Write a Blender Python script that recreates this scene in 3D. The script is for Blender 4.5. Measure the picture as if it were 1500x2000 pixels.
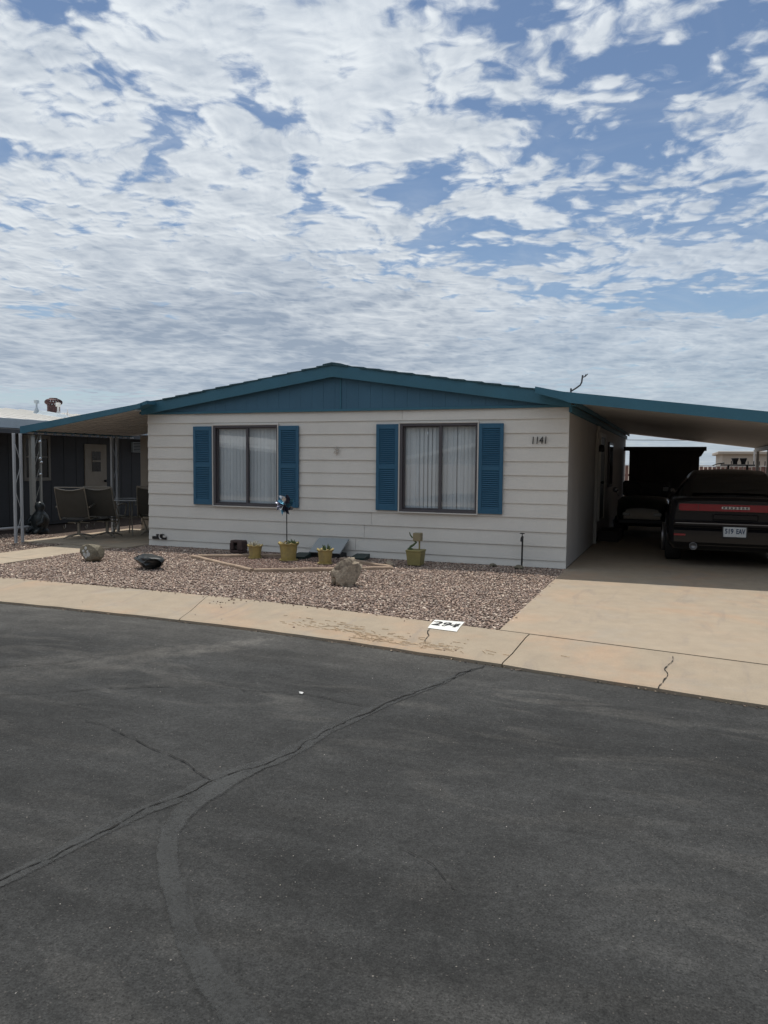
import bpy, bmesh, math, random
import numpy as np
from mathutils import Vector, Matrix

for _o in list(bpy.data.objects):
    bpy.data.objects.remove(_o, do_unlink=True)
scene = bpy.context.scene
COL = scene.collection
random.seed(7)
RNG = np.random.default_rng(11)

# ------------------------------------------------------------------ camera
cam_data = bpy.data.cameras.new('camera')
cam_data.sensor_fit = 'HORIZONTAL'
cam_data.sensor_width = 36.0
cam_data.lens = 36.0 * 1479.4 / 1500.0
cam_data.clip_start = 0.05
cam_data.clip_end = 3000.0
cam = bpy.data.objects.new('camera', cam_data)
COL.objects.link(cam)
_F = Vector((-0.36145175, 0.93010808, -0.06520418))
_R = Vector((0.93185087, 0.36273762, 0.00868152))
_U = Vector((-0.03172676, 0.05762262, 0.99783418))
_m = Matrix((( _R.x, _U.x, -_F.x), (_R.y, _U.y, -_F.y), (_R.z, _U.z, -_F.z))).to_4x4()
_m.translation = Vector((1.4803, -11.0812, 1.508))
cam.matrix_world = _m
scene.camera = cam

# ------------------------------------------------------------------ exposure / render settings
scene.view_settings.view_transform = 'Standard'
scene.view_settings.look = 'None'
scene.view_settings.gamma = 1.0
scene.view_settings.exposure = 0.0
scene.view_settings.use_curve_mapping = False
scene.render.engine = 'CYCLES'
scene.cycles.use_denoising = True
scene.cycles.max_bounces = 7
scene.cycles.use_adaptive_sampling = True
scene.cycles.adaptive_threshold = 0.02
scene.cycles.diffuse_bounces = 2
scene.cycles.transparent_max_bounces = 12
scene.cycles.caustics_reflective = False
scene.cycles.caustics_refractive = False

# ------------------------------------------------------------------ sun (high, behind the house and to its left)
SHADOW = Vector((0.16, -0.235, -1.0)).normalized()      # direction the light travels
sun_data = bpy.data.lights.new('sun', 'SUN')
sun_data.energy = 3.4
sun_data.angle = math.radians(0.55)
sun_data.color = (1.0, 0.95, 0.87)
sun = bpy.data.objects.new('sun', sun_data)
COL.objects.link(sun)
sun.rotation_euler = SHADOW.to_track_quat('-Z', 'Y').to_euler()
sun.location = (-20, 14, 40)
SUN_DIR = -SHADOW
SUN_EL = math.asin(SUN_DIR.z)
SUN_AZ = math.atan2(SUN_DIR.x, SUN_DIR.y)               # clockwise from +Y

# ------------------------------------------------------------------ world: clear sky with a broken altocumulus layer
world = bpy.data.worlds.new('World')
scene.world = world
world.use_nodes = True
WNT = world.node_tree
WNT.nodes.clear()

class NB:
    """tiny node-tree builder"""
    def __init__(self, nt): self.nt = nt
    def new(self, t, **kw):
        n = self.nt.nodes.new(t)
        for k, v in kw.items(): setattr(n, k, v)
        return n
    def put(self, sock, v):
        if isinstance(v, bpy.types.NodeSocket): self.nt.links.new(v, sock)
        elif v is not None: sock.default_value = v
    def math(self, op, a, b=None, c=None, clamp=False):
        n = self.new('ShaderNodeMath', operation=op, use_clamp=clamp)
        self.put(n.inputs[0], a); self.put(n.inputs[1], b); self.put(n.inputs[2], c)
        return n.outputs[0]
    def vmath(self, op, a, b=None, s=None):
        n = self.new('ShaderNodeVectorMath', operation=op)
        self.put(n.inputs[0], a)
        if b is not None: self.put(n.inputs[1], b)
        if s is not None: self.put(n.inputs['Scale'], s)
        return n.outputs['Value'] if op in ('DOT_PRODUCT', 'LENGTH', 'DISTANCE') else n.outputs[0]
    def noise(self, vec, scale, detail=4, rough=0.5, dist=0.0, lac=2.0, out='Fac', dim='3D'):
        n = self.new('ShaderNodeTexNoise', noise_dimensions=dim)
        self.put(n.inputs['Vector'], vec); self.put(n.inputs['Scale'], scale)
        n.inputs['Detail'].default_value = detail; n.inputs['Roughness'].default_value = rough
        n.inputs['Distortion'].default_value = dist; n.inputs['Lacunarity'].default_value = lac
        return n.outputs[out]
    def voronoi(self, vec, scale, feature='F1', out='Distance', rand=1.0, dim='3D'):
        n = self.new('ShaderNodeTexVoronoi', feature=feature, voronoi_dimensions=dim)
        self.put(n.inputs['Vector'], vec); self.put(n.inputs['Scale'], scale)
        n.inputs['Randomness'].default_value = rand
        return n.outputs[out]
    def maprange(self, v, a, b, c=0.0, d=1.0, smooth=False):
        n = self.new('ShaderNodeMapRange')
        if smooth: n.interpolation_type = 'SMOOTHSTEP'
        self.put(n.inputs['Value'], v)
        for s, x in zip(('From Min', 'From Max', 'To Min', 'To Max'), (a, b, c, d)): self.put(n.inputs[s], x)
        return n.outputs[0]
    def mix(self, f, a, b, blend='MIX'):
        n = self.new('ShaderNodeMix', data_type='RGBA', blend_type=blend)
        self.put(n.inputs[0], f)
        for s, v in ((n.inputs[6], a), (n.inputs[7], b)):
            if isinstance(v, (tuple, list)) and len(v) == 3: v = (*v, 1.0)
            self.put(s, v)
        return n.outputs[2]
    def combine(self, x, y, z=0.0):
        n = self.new('ShaderNodeCombineXYZ')
        self.put(n.inputs[0], x); self.put(n.inputs[1], y); self.put(n.inputs[2], z)
        return n.outputs[0]
    def separate(self, v):
        n = self.new('ShaderNodeSeparateXYZ'); self.put(n.inputs[0], v)
        return n.outputs

# cloud density on the flat cloud layer; input = point on the layer (right, forward) in layer heights
CG = bpy.data.node_groups.new('cloud_density', 'ShaderNodeTree')
CG.interface.new_socket('P', in_out='INPUT', socket_type='NodeSocketVector')
CG.interface.new_socket('Density', in_out='OUTPUT', socket_type='NodeSocketFloat')
CG.interface.new_socket('Cover', in_out='OUTPUT', socket_type='NodeSocketFloat')
b = NB(CG)
_gi = b.new('NodeGroupInput'); _go = b.new('NodeGroupOutput')
P = _gi.outputs[0]
warp = b.noise(P, 2.2, 1, 0.5, out='Color', dim='2D')
warp = b.vmath('SUBTRACT', warp, (0.5, 0.5, 0.5))
Pw = b.vmath('ADD', P, b.vmath('SCALE', warp, s=0.16))
warp2 = b.vmath('SUBTRACT', b.noise(P, 9.0, 2, 0.55, out='Color', dim='2D'), (0.5, 0.5, 0.5))
Pw = b.vmath('ADD', Pw, b.vmath('SCALE', warp2, s=0.06))
big = b.noise(Pw, 1.15, 2, 0.5, dim='2D')
mid = b.noise(Pw, 5.6, 3, 0.5, dim='2D')
cells = b.voronoi(Pw, 9.5, 'SMOOTH_F1', dim='2D')
cells2 = b.voronoi(Pw, 22.0, 'F1', dim='2D')
fine = b.noise(Pw, 19.0, 5, 0.60, dim='2D')
px, py, _ = b.separate(P)
# slow change of cover across the layer: solid to the left and far away, broken to the right
cov = b.maprange(px, -0.55, 0.75, 0.12, -0.02)
far = b.maprange(py, 2.6, 4.2, 0.0, 0.24, smooth=True)
cov = b.math('ADD', cov, far)
def blob(cx, cy, rx, ry, amp, cov):
    dx = b.math('MULTIPLY', b.math('SUBTRACT', px, cx), 1.0 / rx)
    dy = b.math('MULTIPLY', b.math('SUBTRACT', py, cy), 1.0 / ry)
    r2 = b.math('ADD', b.math('MULTIPLY', dx, dx), b.math('MULTIPLY', dy, dy))
    g = b.math('EXPONENT', b.math('MULTIPLY', r2, -1.0))
    return b.math('MULTIPLY_ADD', g, amp, cov)
for args in ((0.08, 2.36, 0.13, 0.12, -0.42), (-0.25, 2.32, 0.05, 0.26, -0.30), (0.20, 2.72, 0.09, 0.16, -0.36),
             (0.40, 2.92, 0.17, 0.10, -0.36), (0.52, 2.02, 0.22, 0.14, -0.16), (1.60, 3.50, 0.50, 0.22, -0.50),
             (0.75, 3.38, 0.14, 0.10, -0.42), (-0.30, 1.95, 0.14, 0.10, -0.16), (-0.66, 1.53, 0.12, 0.05, -0.30),
             (-1.06, 2.10, 0.10, 0.07, -0.30), (-2.70, 6.30, 1.05, 0.60, -0.60), (-1.70, 3.70, 0.22, 0.20, -0.34),
             (1.15, 2.62, 0.30, 0.09, -0.20), (0.72, 1.52, 0.22, 0.16, -0.12), (0.15, 2.05, 0.22, 0.14, 0.12),
             (0.42, 2.50, 0.20, 0.14, 0.20), (1.05, 2.10, 0.22, 0.11, 0.16), (1.30, 2.85, 0.42, 0.13, 0.22),
             (0.0, 1.72, 0.20, 0.16, 0.12), (0.02, 2.62, 0.06, 0.08, 0.10), (2.6, 5.6, 1.4, 1.0, -0.05), (-0.16, 1.58, 0.05, 0.10, -0.16)):
    cov = blob(*args, cov)
d = b.math('MULTIPLY_ADD', big, 0.46, b.math('ADD', cov, 0.05))
d = b.math('MULTIPLY_ADD', mid, 0.50, d)
d = b.math('MULTIPLY_ADD', cells, -0.50, d)
d = b.math('MULTIPLY_ADD', cells2, -0.16, d)
d = b.math('MULTIPLY_ADD', b.math('SUBTRACT', fine, 0.5), b.maprange(py, 2.2, 5.0, 0.42, 0.14, smooth=True), b.math('ADD', d, 0.20))
d = b.math('SUBTRACT', d, 0.245)
b.put(_go.inputs[0], d); b.put(_go.inputs[1], cov)

b = NB(WNT)
tc = b.new('ShaderNodeTexCoord')
D = tc.outputs['Generated']
_fx, _fy = -0.36219, 0.93210                             # horizontal forward of the layer's own axes
dz = b.separate(D)[2]
zz = b.math('ADD', b.math('MAXIMUM', dz, 0.0), 0.07)
pr = b.math('DIVIDE', b.vmath('DOT_PRODUCT', D, (_fy, -_fx, 0.0)), zz)
pf = b.math('DIVIDE', b.vmath('DOT_PRODUCT', D, (_fx, _fy, 0.0)), zz)
P0 = b.combine(pr, pf, 0.0)
g0 = b.new('ShaderNodeGroup', node_tree=CG); b.put(g0.inputs[0], P0)
sx = SUN_DIR.x * _fy - SUN_DIR.y * _fx; sy = SUN_DIR.x * _fx + SUN_DIR.y * _fy
_l = math.hypot(sx, sy)
P1 = b.vmath('ADD', P0, (sx / _l * 0.035, sy / _l * 0.035 - 0.02, 0.0))
g1 = b.new('ShaderNodeGroup', node_tree=CG); b.put(g1.inputs[0], P1)
den = g0.outputs[0]
mask = b.maprange(den, 0.03, 0.32, 0.0, 1.0, smooth=True)
mask = b.math('MULTIPLY', mask, b.maprange(pr, 0.25, 1.0, 1.0, 0.80))
veil = b.maprange(b.noise(P0, 1.7, 5, 0.6, 0.6, dim='2D'), 0.42, 0.78, 0.0, 0.24, smooth=True)
mask = b.math('MAXIMUM', mask, veil)
rel = b.math('SUBTRACT', den, g1.outputs[0])
shade = b.math('MULTIPLY_ADD', rel, 1.4, 0.76)
thick = b.maprange(den, 0.28, 0.85, 0.0, 0.40, smooth=True)
bank = b.math('MULTIPLY', b.maprange(b.noise(P0, 0.9, 3, 0.55, dim='2D'), 0.36, 0.62), b.maprange(pf, 2.5, 3.9, 0.0, 0.46, smooth=True))
shade = b.math('SUBTRACT', shade, thick)
shade = b.math('ADD', shade, b.math('MULTIPLY_ADD', b.noise(P0, 5.0, 2, 0.5, 0.3, dim='2D'), 0.8, -0.40))
shade = b.math('SUBTRACT', shade, bank, clamp=True)
K = 1.0 / 0.1
ccol = b.mix(shade, tuple(K * c for c in (0.34, 0.415, 0.525)), tuple(K * c for c in (0.82, 0.87, 0.915)))
sd = b.vmath('DOT_PRODUCT', D, tuple(SUN_DIR))          # cloud is brightest in forward scatter, dull away from the sun
fwd = b.math('ADD', b.maprange(sd, -0.35, 0.34, 0.14, 0.93, smooth=True), b.maprange(sd, 0.36, 0.75, 0.0, 0.14))
ccol = b.vmath('SCALE', ccol, s=fwd)
sky = b.new('ShaderNodeTexSky', sky_type='NISHITA')
sky.sun_disc = False
sky.sun_elevation = SUN_EL
sky.sun_rotation = SUN_AZ
sky.altitude = 400.0
sky.air_density = 1.0
sky.dust_density = 0.25
sky.ozone_density = 1.0
col = b.mix(mask, sky.outputs[0], ccol)
haze = b.maprange(dz, 0.0, 0.20, 0.62, 0.0, smooth=True)
col = b.mix(haze, col, b.vmath('SCALE', tuple(K * c for c in (0.50, 0.60, 0.71)), s=fwd))
bg = b.new('ShaderNodeBackground'); bg.inputs['Strength'].default_value = 0.094
b.put(bg.inputs['Color'], col)
out = b.new('ShaderNodeOutputWorld')
WNT.links.new(bg.outputs[0], out.inputs['Surface'])
world.cycles.sampling_method = 'MANUAL'
world.cycles.sample_map_resolution = 512

# ------------------------------------------------------------------ materials (procedural)
_MATS = {}
def mat(name, color, rough=0.7, var=0.12, vscale=3.0, fine=0.06, fscale=60.0, bump=0.0, bscale=80.0,
        metal=0.0, spec=0.4, coat=0.0, tint=None, tscale=0.8, tamount=0.0):
    """Principled surface with slow and fine colour variation, optional second tint in patches, fine relief."""
    if name in _MATS: return _MATS[name]
    m = bpy.data.materials.new(name); m.use_nodes = True
    nt = m.node_tree; B = NB(nt)
    bs = nt.nodes['Principled BSDF']
    geo = B.new('ShaderNodeNewGeometry'); pos = geo.outputs['Position']
    c = (*color, 1.0)
    n1 = B.noise(pos, vscale, 4, 0.6)
    k1 = B.maprange(n1, 0.25, 0.75, 1.0 - var, 1.0 + var)
    n2 = B.noise(pos, fscale, 3, 0.6)
    k2 = B.maprange(n2, 0.25, 0.75, 1.0 - fine, 1.0 + fine)
    k = B.math('MULTIPLY', k1, k2)
    base = c
    if tint is not None:
        tm = B.maprange(B.noise(pos, tscale, 5, 0.62), 0.42, 0.68, 0.0, tamount, smooth=True)
        base = B.mix(tm, c, tint)
    vm = B.new('ShaderNodeVectorMath', operation='SCALE')
    B.put(vm.inputs[0], base if not isinstance(base, tuple) else base[:3]); B.put(vm.inputs['Scale'], k)
    nt.links.new(vm.outputs[0], bs.inputs['Base Color'])
    bs.inputs['Roughness'].default_value = rough
    bs.inputs['Metallic'].default_value = metal
    bs.inputs['Specular IOR Level'].default_value = spec
    bs.inputs['Coat Weight'].default_value = coat
    bs.inputs['Coat Roughness'].default_value = 0.06
    if bump:
        bn = B.new('ShaderNodeBump'); bn.inputs['Strength'].default_value = bump; bn.inputs['Distance'].default_value = 0.01
        B.put(bn.inputs['Height'], B.noise(pos, bscale, 5, 0.6))
        nt.links.new(bn.outputs[0], bs.inputs['Normal'])
    _MATS[name] = m
    return m

# ------------------------------------------------------------------ mesh builder
def wloc(o):
    v = Vector((0, 0, 0))
    while o is not None:
        v += o.location; o = o.parent
    return v

class MB:
    """collects shapes in world coordinates; build() links them as ONE mesh object"""
    def __init__(self): self.v = []; self.f = []; self.sm = []
    def add(self, vs, fs, smooth=False):
        o = len(self.v); self.v.extend([tuple(x) for x in vs])
        for f in fs:
            self.f.append(tuple(i + o for i in f)); self.sm.append(smooth)
        return self
    def box(self, x0, x1, y0, y1, z0, z1):
        vs = [(x0, y0, z0), (x1, y0, z0), (x1, y1, z0), (x0, y1, z0), (x0, y0, z1), (x1, y0, z1), (x1, y1, z1), (x0, y1, z1)]
        return self.add(vs, [(0, 3, 2, 1), (4, 5, 6, 7), (0, 1, 5, 4), (1, 2, 6, 5), (2, 3, 7, 6), (3, 0, 4, 7)])
    def cbox(self, x0, x1, y0, y1, z0, z1, c=0.006):
        """box with chamfered edges"""
        c = min(c, (x1 - x0) * .45, (y1 - y0) * .45, (z1 - z0) * .45)
        bm = bmesh.new()
        bmesh.ops.create_cube(bm, size=1.0)
        for v in bm.verts:
            v.co = Vector(((x0 + x1) / 2 + v.co.x * (x1 - x0), (y0 + y1) / 2 + v.co.y * (y1 - y0), (z0 + z1) / 2 + v.co.z * (z1 - z0)))
        bmesh.ops.bevel(bm, geom=bm.edges[:], offset=c, segments=1, affect='EDGES')
        return self.bm(bm)
    def bm(self, bm, smooth=False):
        bm.verts.ensure_lookup_table(); bm.verts.index_update()
        self.add([v.co[:] for v in bm.verts], [[v.index for v in f.verts] for f in bm.faces], smooth)
        bm.free(); return self
    def hexa(self, p):
        """eight corners: bottom ring 0-3, top ring 4-7"""
        return self.add(p, [(0, 3, 2, 1), (4, 5, 6, 7), (0, 1, 5, 4), (1, 2, 6, 5), (2, 3, 7, 6), (3, 0, 4, 7)])
    def prism(self, poly, axis, a, b):
        """polygon (two coords) extruded along axis from a to b. axis 'y': poly=(x,z); 'x': (y,z); 'z': (x,y)"""
        n = len(poly)
        def P(q, t):
            return {'y': (q[0], t, q[1]), 'x': (t, q[0], q[1]), 'z': (q[0], q[1], t)}[axis]
        vs = [P(q, a) for q in poly] + [P(q, b) for q in poly]
        fs = [tuple(range(n - 1, -1, -1)), tuple(range(n, 2 * n))] + [(i, (i + 1) % n, n + (i + 1) % n, n + i) for i in range(n)]
        return self.add(vs, fs)
    def tube(self, pts, r, n=8, smooth=True, caps=True):
        pts = [Vector(p) for p in pts]; k = len(pts)
        rs = r if isinstance(r, (list, tuple)) else [r] * k
        ring = []; up = None
        for i in range(k):
            t = (pts[min(i + 1, k - 1)] - pts[max(i - 1, 0)])
            t = t.normalized() if t.length > 1e-9 else Vector((0, 0, 1))
            if up is None:
                up = Vector((0, 0, 1)) if abs(t.z) < 0.9 else Vector((1, 0, 0))
            s = t.cross(up).normalized(); up = s.cross(t).normalized()
            ring.append([pts[i] + (s * math.cos(a) + up * math.sin(a)) * rs[i] for a in [2 * math.pi * j / n for j in range(n)]])
        vs = [v[:] for rr in ring for v in rr]
        fs = [(i * n + j, i * n + (j + 1) % n, (i + 1) * n + (j + 1) % n, (i + 1) * n + j) for i in range(k - 1) for j in range(n)]
        self.add(vs, fs, smooth)
        if caps:
            self.add([v[:] for v in ring[0]], [tuple(range(n - 1, -1, -1))]); self.add([v[:] for v in ring[-1]], [tuple(range(n))])
        return self
    def lathe(self, prof, c=(0, 0, 0), n=20, smooth=True, axis='z', ax_dir=None):
        """profile of (radius, height)"""
        vs = []
        for r, h in prof:
            for j in range(n):
                a = 2 * math.pi * j / n
                u, w = r * math.cos(a), r * math.sin(a)
                q = {'z': (u, w, h), 'x': (h, u, w), 'y': (u, h, w)}[axis]
                vs.append((c[0] + q[0], c[1] + q[1], c[2] + q[2]))
        k = len(prof)
        fs = [(i * n + j, i * n + (j + 1) % n, (i + 1) * n + (j + 1) % n, (i + 1) * n + j) for i in range(k - 1) for j in range(n)]
        return self.add(vs, fs, smooth)
    def sheet(self, grid, smooth=True):
        """grid[i][j] of points"""
        r, c = len(grid), len(grid[0])
        vs = [p for row in grid for p in row]
        fs = [(i * c + j, i * c + j + 1, (i + 1) * c + j + 1, (i + 1) * c + j) for i in range(r - 1) for j in range(c - 1)]
        return self.add(vs, fs, smooth)
    def build(self, name, m, parent=None, label=None):
        me = bpy.data.meshes.new(name)
        off = wloc(parent) if parent is not None else Vector((0, 0, 0))
        me.from_pydata([(v[0] - off.x, v[1] - off.y, v[2] - off.z) for v in self.v], [], self.f)
        me.polygons.foreach_set('use_smooth', self.sm)
        me.materials.append(m); me.update()
        o = bpy.data.objects.new(name, me); COL.objects.link(o)
        if parent is not None: o.parent = parent
        if label: o['label'] = label
        return o

def fixn(o):
    bm = bmesh.new(); bm.from_mesh(o.data); bmesh.ops.recalc_face_normals(bm, faces=bm.faces[:]); bm.to_mesh(o.data); bm.free()
    return o
def thing(name, loc, label, cat, group=None):
    o = bpy.data.objects.new(name, None); COL.objects.link(o); o.location = loc; o.empty_display_size = 0.1
    o['label'] = label; o['category'] = cat
    if group: o['group'] = group
    return o
def tag(o, label, cat, group=None):
    o['label'] = label; o['category'] = cat
    if group: o['group'] = group
    return o
def struct(o): o['kind'] = 'structure'; return o
def share(src, name, parent, loc=(0, 0, 0), rot=(0, 0, 0)):
    """another piece with the same mesh"""
    o = bpy.data.objects.new(name, src.data); COL.objects.link(o); o.parent = parent; o.location = loc; o.rotation_euler = rot
    return o
def copy_thing(root, loc, rotz=0.0, label=None):
    def rec(o, par):
        c = o.copy(); COL.objects.link(c); c.parent = par
        for ch in o.children: rec(ch, c)
        return c
    r = rec(root, None); r.location = loc; r.rotation_euler = (0, 0, rotz)
    if label: r['label'] = label
    return r
def text_mesh(body, size, depth, name, m, mw, parent=None, shear=0.0, align='CENTER', xscale=1.0, offset=0.0):
    """flat or extruded lettering as a mesh; mw = matrix that stands it in the world (text lies in its local XY)"""
    cu = bpy.data.curves.new(name, 'FONT'); cu.body = body; cu.size = size; cu.extrude = depth; cu.shear = shear
    cu.align_x = align; cu.align_y = 'CENTER'; cu.offset = offset; cu.resolution_u = 3
    t = bpy.data.objects.new(name, cu); COL.objects.link(t)
    bpy.context.view_layer.update()
    me = bpy.data.meshes.new_from_object(t.evaluated_get(bpy.context.evaluated_depsgraph_get()))
    bpy.data.objects.remove(t, do_unlink=True)
    me.transform(mw @ Matrix.Diagonal((xscale, 1, 1, 1)))
    if parent is not None: me.transform(Matrix.Translation(-wloc(parent)))
    me.materials.clear(); me.materials.append(m)
    o = bpy.data.objects.new(name, me); COL.objects.link(o); o.parent = parent
    return o
def softplus(t): return t if t > 30 else math.log1p(math.exp(t))
def y_back(x): return -3.87 - 0.175 * softplus((x + 2.8) / .8) * .8     # yard side of the concrete gutter
def y_road(x): return -4.87 - 0.175 * softplus((x + 2.2) / .8) * .8     # road side of it

# ------------------------------------------------------------------ ground materials
def asphalt_mat():
    m = bpy.data.materials.new('asphalt'); m.use_nodes = True; nt = m.node_tree; B = NB(nt); bs = nt.nodes['Principled BSDF']
    pos = B.new('ShaderNodeNewGeometry').outputs['Position']
    big = B.noise(pos, 0.55, 4, 0.6, 0.6)
    strk = B.noise(B.vmath('MULTIPLY', pos, (0.5, 2.6, 1.0)), 0.9, 4, 0.6, 1.2)
    mid = B.noise(pos, 6.0, 4, 0.65)
    grit = B.noise(pos, 120.0, 4, 0.78)
    k = B.math('MULTIPLY', B.maprange(big, 0.3, 0.7, 0.74, 1.26), B.maprange(strk, 0.3, 0.72, 0.82, 1.34))
    k = B.math('MULTIPLY', k, B.maprange(mid, 0.25, 0.75, 0.80, 1.20))
    k = B.math('MULTIPLY', k, B.maprange(grit, 0.28, 0.74, 0.36, 1.80))
    k = B.math('MULTIPLY', k, B.maprange(B.noise(pos, 38.0, 3, 0.6), 0.3, 0.7, 0.78, 1.24))
    x, y, z = B.separate(pos)
    # pale dust carried off the concrete lies along the road edge and in old tyre tracks
    edge = B.maprange(B.math('ADD', y, B.math('MULTIPLY', B.noise(pos, 1.6, 5, 0.65), 1.6)), -5.55, -4.05, 0.0, 0.55, smooth=True)
    edge = B.math('MULTIPLY', edge, B.maprange(x, -0.5, 1.0, 1.0, 0.35))
    track = B.maprange(B.noise(B.vmath('ADD', B.vmath('MULTIPLY', pos, (0.8, 2.2, 0)), (3.1, 0.4, 0)), 1.1, 3, 0.5, 1.6), 0.50, 0.66, 0.0, 0.38, smooth=True)
    dust = B.math('MAXIMUM', edge, B.math('MULTIPLY', track, B.maprange(y, -8.0, -6.0, 0.35, 1.0)))
    q_ = B.vmath('SUBTRACT', pos, (-1.72, -5.0, 0.0))
    wv = B.math('MULTIPLY_ADD', B.noise(pos, 2.4, 4, 0.65), 0.70, -0.35)
    vv = B.math('ABSOLUTE', B.math('ADD', B.vmath('DOT_PRODUCT', q_, (0.80, -0.60, 0.0)), wv))
    uu = B.vmath('DOT_PRODUCT', q_, (-0.60, -0.80, 0.0))
    wid = B.maprange(uu, 0.0, 2.2, 0.12, 0.55)
    silt = B.maprange(B.math('DIVIDE', vv, wid), 0.35, 1.0, 0.85, 0.0, smooth=True)
    silt = B.math('MULTIPLY', silt, B.math('MULTIPLY', B.maprange(uu, -0.3, 0.0, 0.0, 1.0), B.maprange(uu, 1.2, 3.2, 1.0, 0.0)))
    silt = B.math('MULTIPLY', silt, B.maprange(B.noise(B.vmath('ADD', B.vmath('SCALE', q_, s=1.0), (4.0, 0, 0)), 7.0, 3, 0.6), 0.35, 0.6, 0.35, 1.0))
    dust = B.math('MAXIMUM', dust, silt)
    col = B.mix(dust, (0.0335, 0.0340, 0.0335), (0.090, 0.086, 0.079))
    vm = B.new('ShaderNodeVectorMath', operation='SCALE'); B.put(vm.inputs[0], col); B.put(vm.inputs['Scale'], k)
    # pale aggregate showing through
    cell = B.new('ShaderNodeTexVoronoi', feature='F1'); B.put(cell.inputs['Vector'], pos); cell.inputs['Scale'].default_value = 70.0
    cr = B.separate(cell.outputs['Color'])[0]
    spk = B.math('MULTIPLY', B.math('GREATER_THAN', cr, 0.975), B.math('LESS_THAN', cell.outputs['Distance'], B.math('MULTIPLY', B.separate(cell.outputs['Color'])[1], 0.26)))
    c2 = B.mix(B.math('MULTIPLY', spk, 0.55), vm.outputs[0], (0.30, 0.28, 0.25))
    cl2 = B.new('ShaderNodeTexVoronoi', feature='F1'); B.put(cl2.inputs['Vector'], pos); cl2.inputs['Scale'].default_value = 125.0
    r2, g2, _b = B.separate(cl2.outputs['Color'])
    sp2 = B.math('MULTIPLY', B.math('GREATER_THAN', r2, 0.90), B.math('LESS_THAN', cl2.outputs['Distance'], B.math('MULTIPLY', g2, 0.45)))
    c2 = B.mix(B.math('MULTIPLY', sp2, 0.28), c2, (0.22, 0.20, 0.18))
    sp3 = B.math('MULTIPLY', B.math('LESS_THAN', r2, 0.12), B.math('LESS_THAN', cl2.outputs['Distance'], B.math('MULTIPLY', g2, 0.55)))
    c2 = B.mix(B.math('MULTIPLY', sp3, 0.6), c2, (0.012, 0.012, 0.012))
    nt.links.new(c2, bs.inputs['Base Color'])
    bs.inputs['Roughness'].default_value = 0.85; bs.inputs['Specular IOR Level'].default_value = 0.22
    bn = B.new('ShaderNodeBump'); bn.inputs['Strength'].default_value = 0.9; bn.inputs['Distance'].default_value = 0.008
    B.put(bn.inputs['Height'], B.math('ADD', B.noise(pos, 110.0, 4, 0.7), B.math('MULTIPLY', B.noise(pos, 32.0, 2, 0.5), 0.6)))
    nt.links.new(bn.outputs[0], bs.inputs['Normal'])
    return m
def concrete_mat(name, color, stain=(0.50, 0.34, 0.22), samt=0.55, dark=0.0):
    m = bpy.data.materials.new(name); m.use_nodes = True; nt = m.node_tree; B = NB(nt); bs = nt.nodes['Principled BSDF']
    pos = B.new('ShaderNodeNewGeometry').outputs['Position']
    s = B.maprange(B.noise(pos, 0.9, 5, 0.62, 0.5), 0.46, 0.70, 0.0, samt, smooth=True)
    c = B.mix(s, color, stain)
    g = B.maprange(B.noise(B.vmath('ADD', pos, (7.3, 1.1, 0)), 1.4, 5, 0.65, 0.8), 0.50, 0.72, 0.0, 0.45, smooth=True)
    c = B.mix(g, c, (0.30, 0.27, 0.23))
    xx, yy, _z = B.separate(pos)
    ds = B.math('ADD', B.math('POWER', B.math('DIVIDE', B.math('ADD', xx, 1.0), 0.95), 2.0), B.math('POWER', B.math('DIVIDE', B.math('ADD', B.math('ADD', yy, 4.98), B.math('MULTIPLY', B.math('ADD', xx, 1.0), 0.22)), 0.17), 2.0))
    dm = B.math('MULTIPLY', B.maprange(ds, 0.1, 1.3, 0.55, 0.0, smooth=True), B.maprange(B.noise(B.vmath('MULTIPLY', pos, (1.0, 3.5, 1.0)), 9.0, 4, 0.65), 0.35, 0.65, 0.1, 1.0))
    c = B.mix(dm, c, (0.40, 0.25, 0.15))
    ty = B.maprange(B.noise(B.vmath('MULTIPLY', B.vmath('ADD', pos, (0.0, 2.0, 0.0)), (2.6, 0.55, 1.0)), 1.3, 4, 0.6, 1.4), 0.56, 0.70, 0.0, 0.30, smooth=True)
    c = B.mix(ty, c, (0.22, 0.19, 0.17))
    k = B.math('MULTIPLY', B.maprange(B.noise(pos, 5.0, 5, 0.65), 0.25, 0.75, 0.90, 1.10), B.maprange(B.noise(pos, 130.0, 3, 0.7), 0.25, 0.75, 0.86, 1.12))
    vm = B.new('ShaderNodeVectorMath', operation='SCALE'); B.put(vm.inputs[0], c); B.put(vm.inputs['Scale'], k)
    nt.links.new(vm.outputs[0], bs.inputs['Base Color'])
    bs.inputs['Roughness'].default_value = 0.85; bs.inputs['Specular IOR Level'].default_value = 0.3
    bn = B.new('ShaderNodeBump'); bn.inputs['Strength'].default_value = 0.35; bn.inputs['Distance'].default_value = 0.004
    B.put(bn.inputs['Height'], B.noise(pos, 90.0, 5, 0.7)); nt.links.new(bn.outputs[0], bs.inputs['Normal'])
    return m
M_ASPHALT = asphalt_mat()
M_CURB = concrete_mat('gutter_concrete', (0.325, 0.268, 0.20), (0.40, 0.275, 0.185), 0.65)
M_DRIVE = concrete_mat('driveway_concrete', (0.345, 0.283, 0.212), (0.405, 0.275, 0.185), 0.6)
M_WALK = concrete_mat('walk_concrete', (0.375, 0.315, 0.24))
M_SOIL = mat('desert_soil', (0.23, 0.185, 0.15), 0.95, 0.2, 0.7, 0.25, 30, 0.5, 40)
M_GBASE = mat('gravel_bed', (0.085, 0.062, 0.05), 0.95, 0.2, 2.0, 0.35, 45, 0.8, 60)
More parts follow.
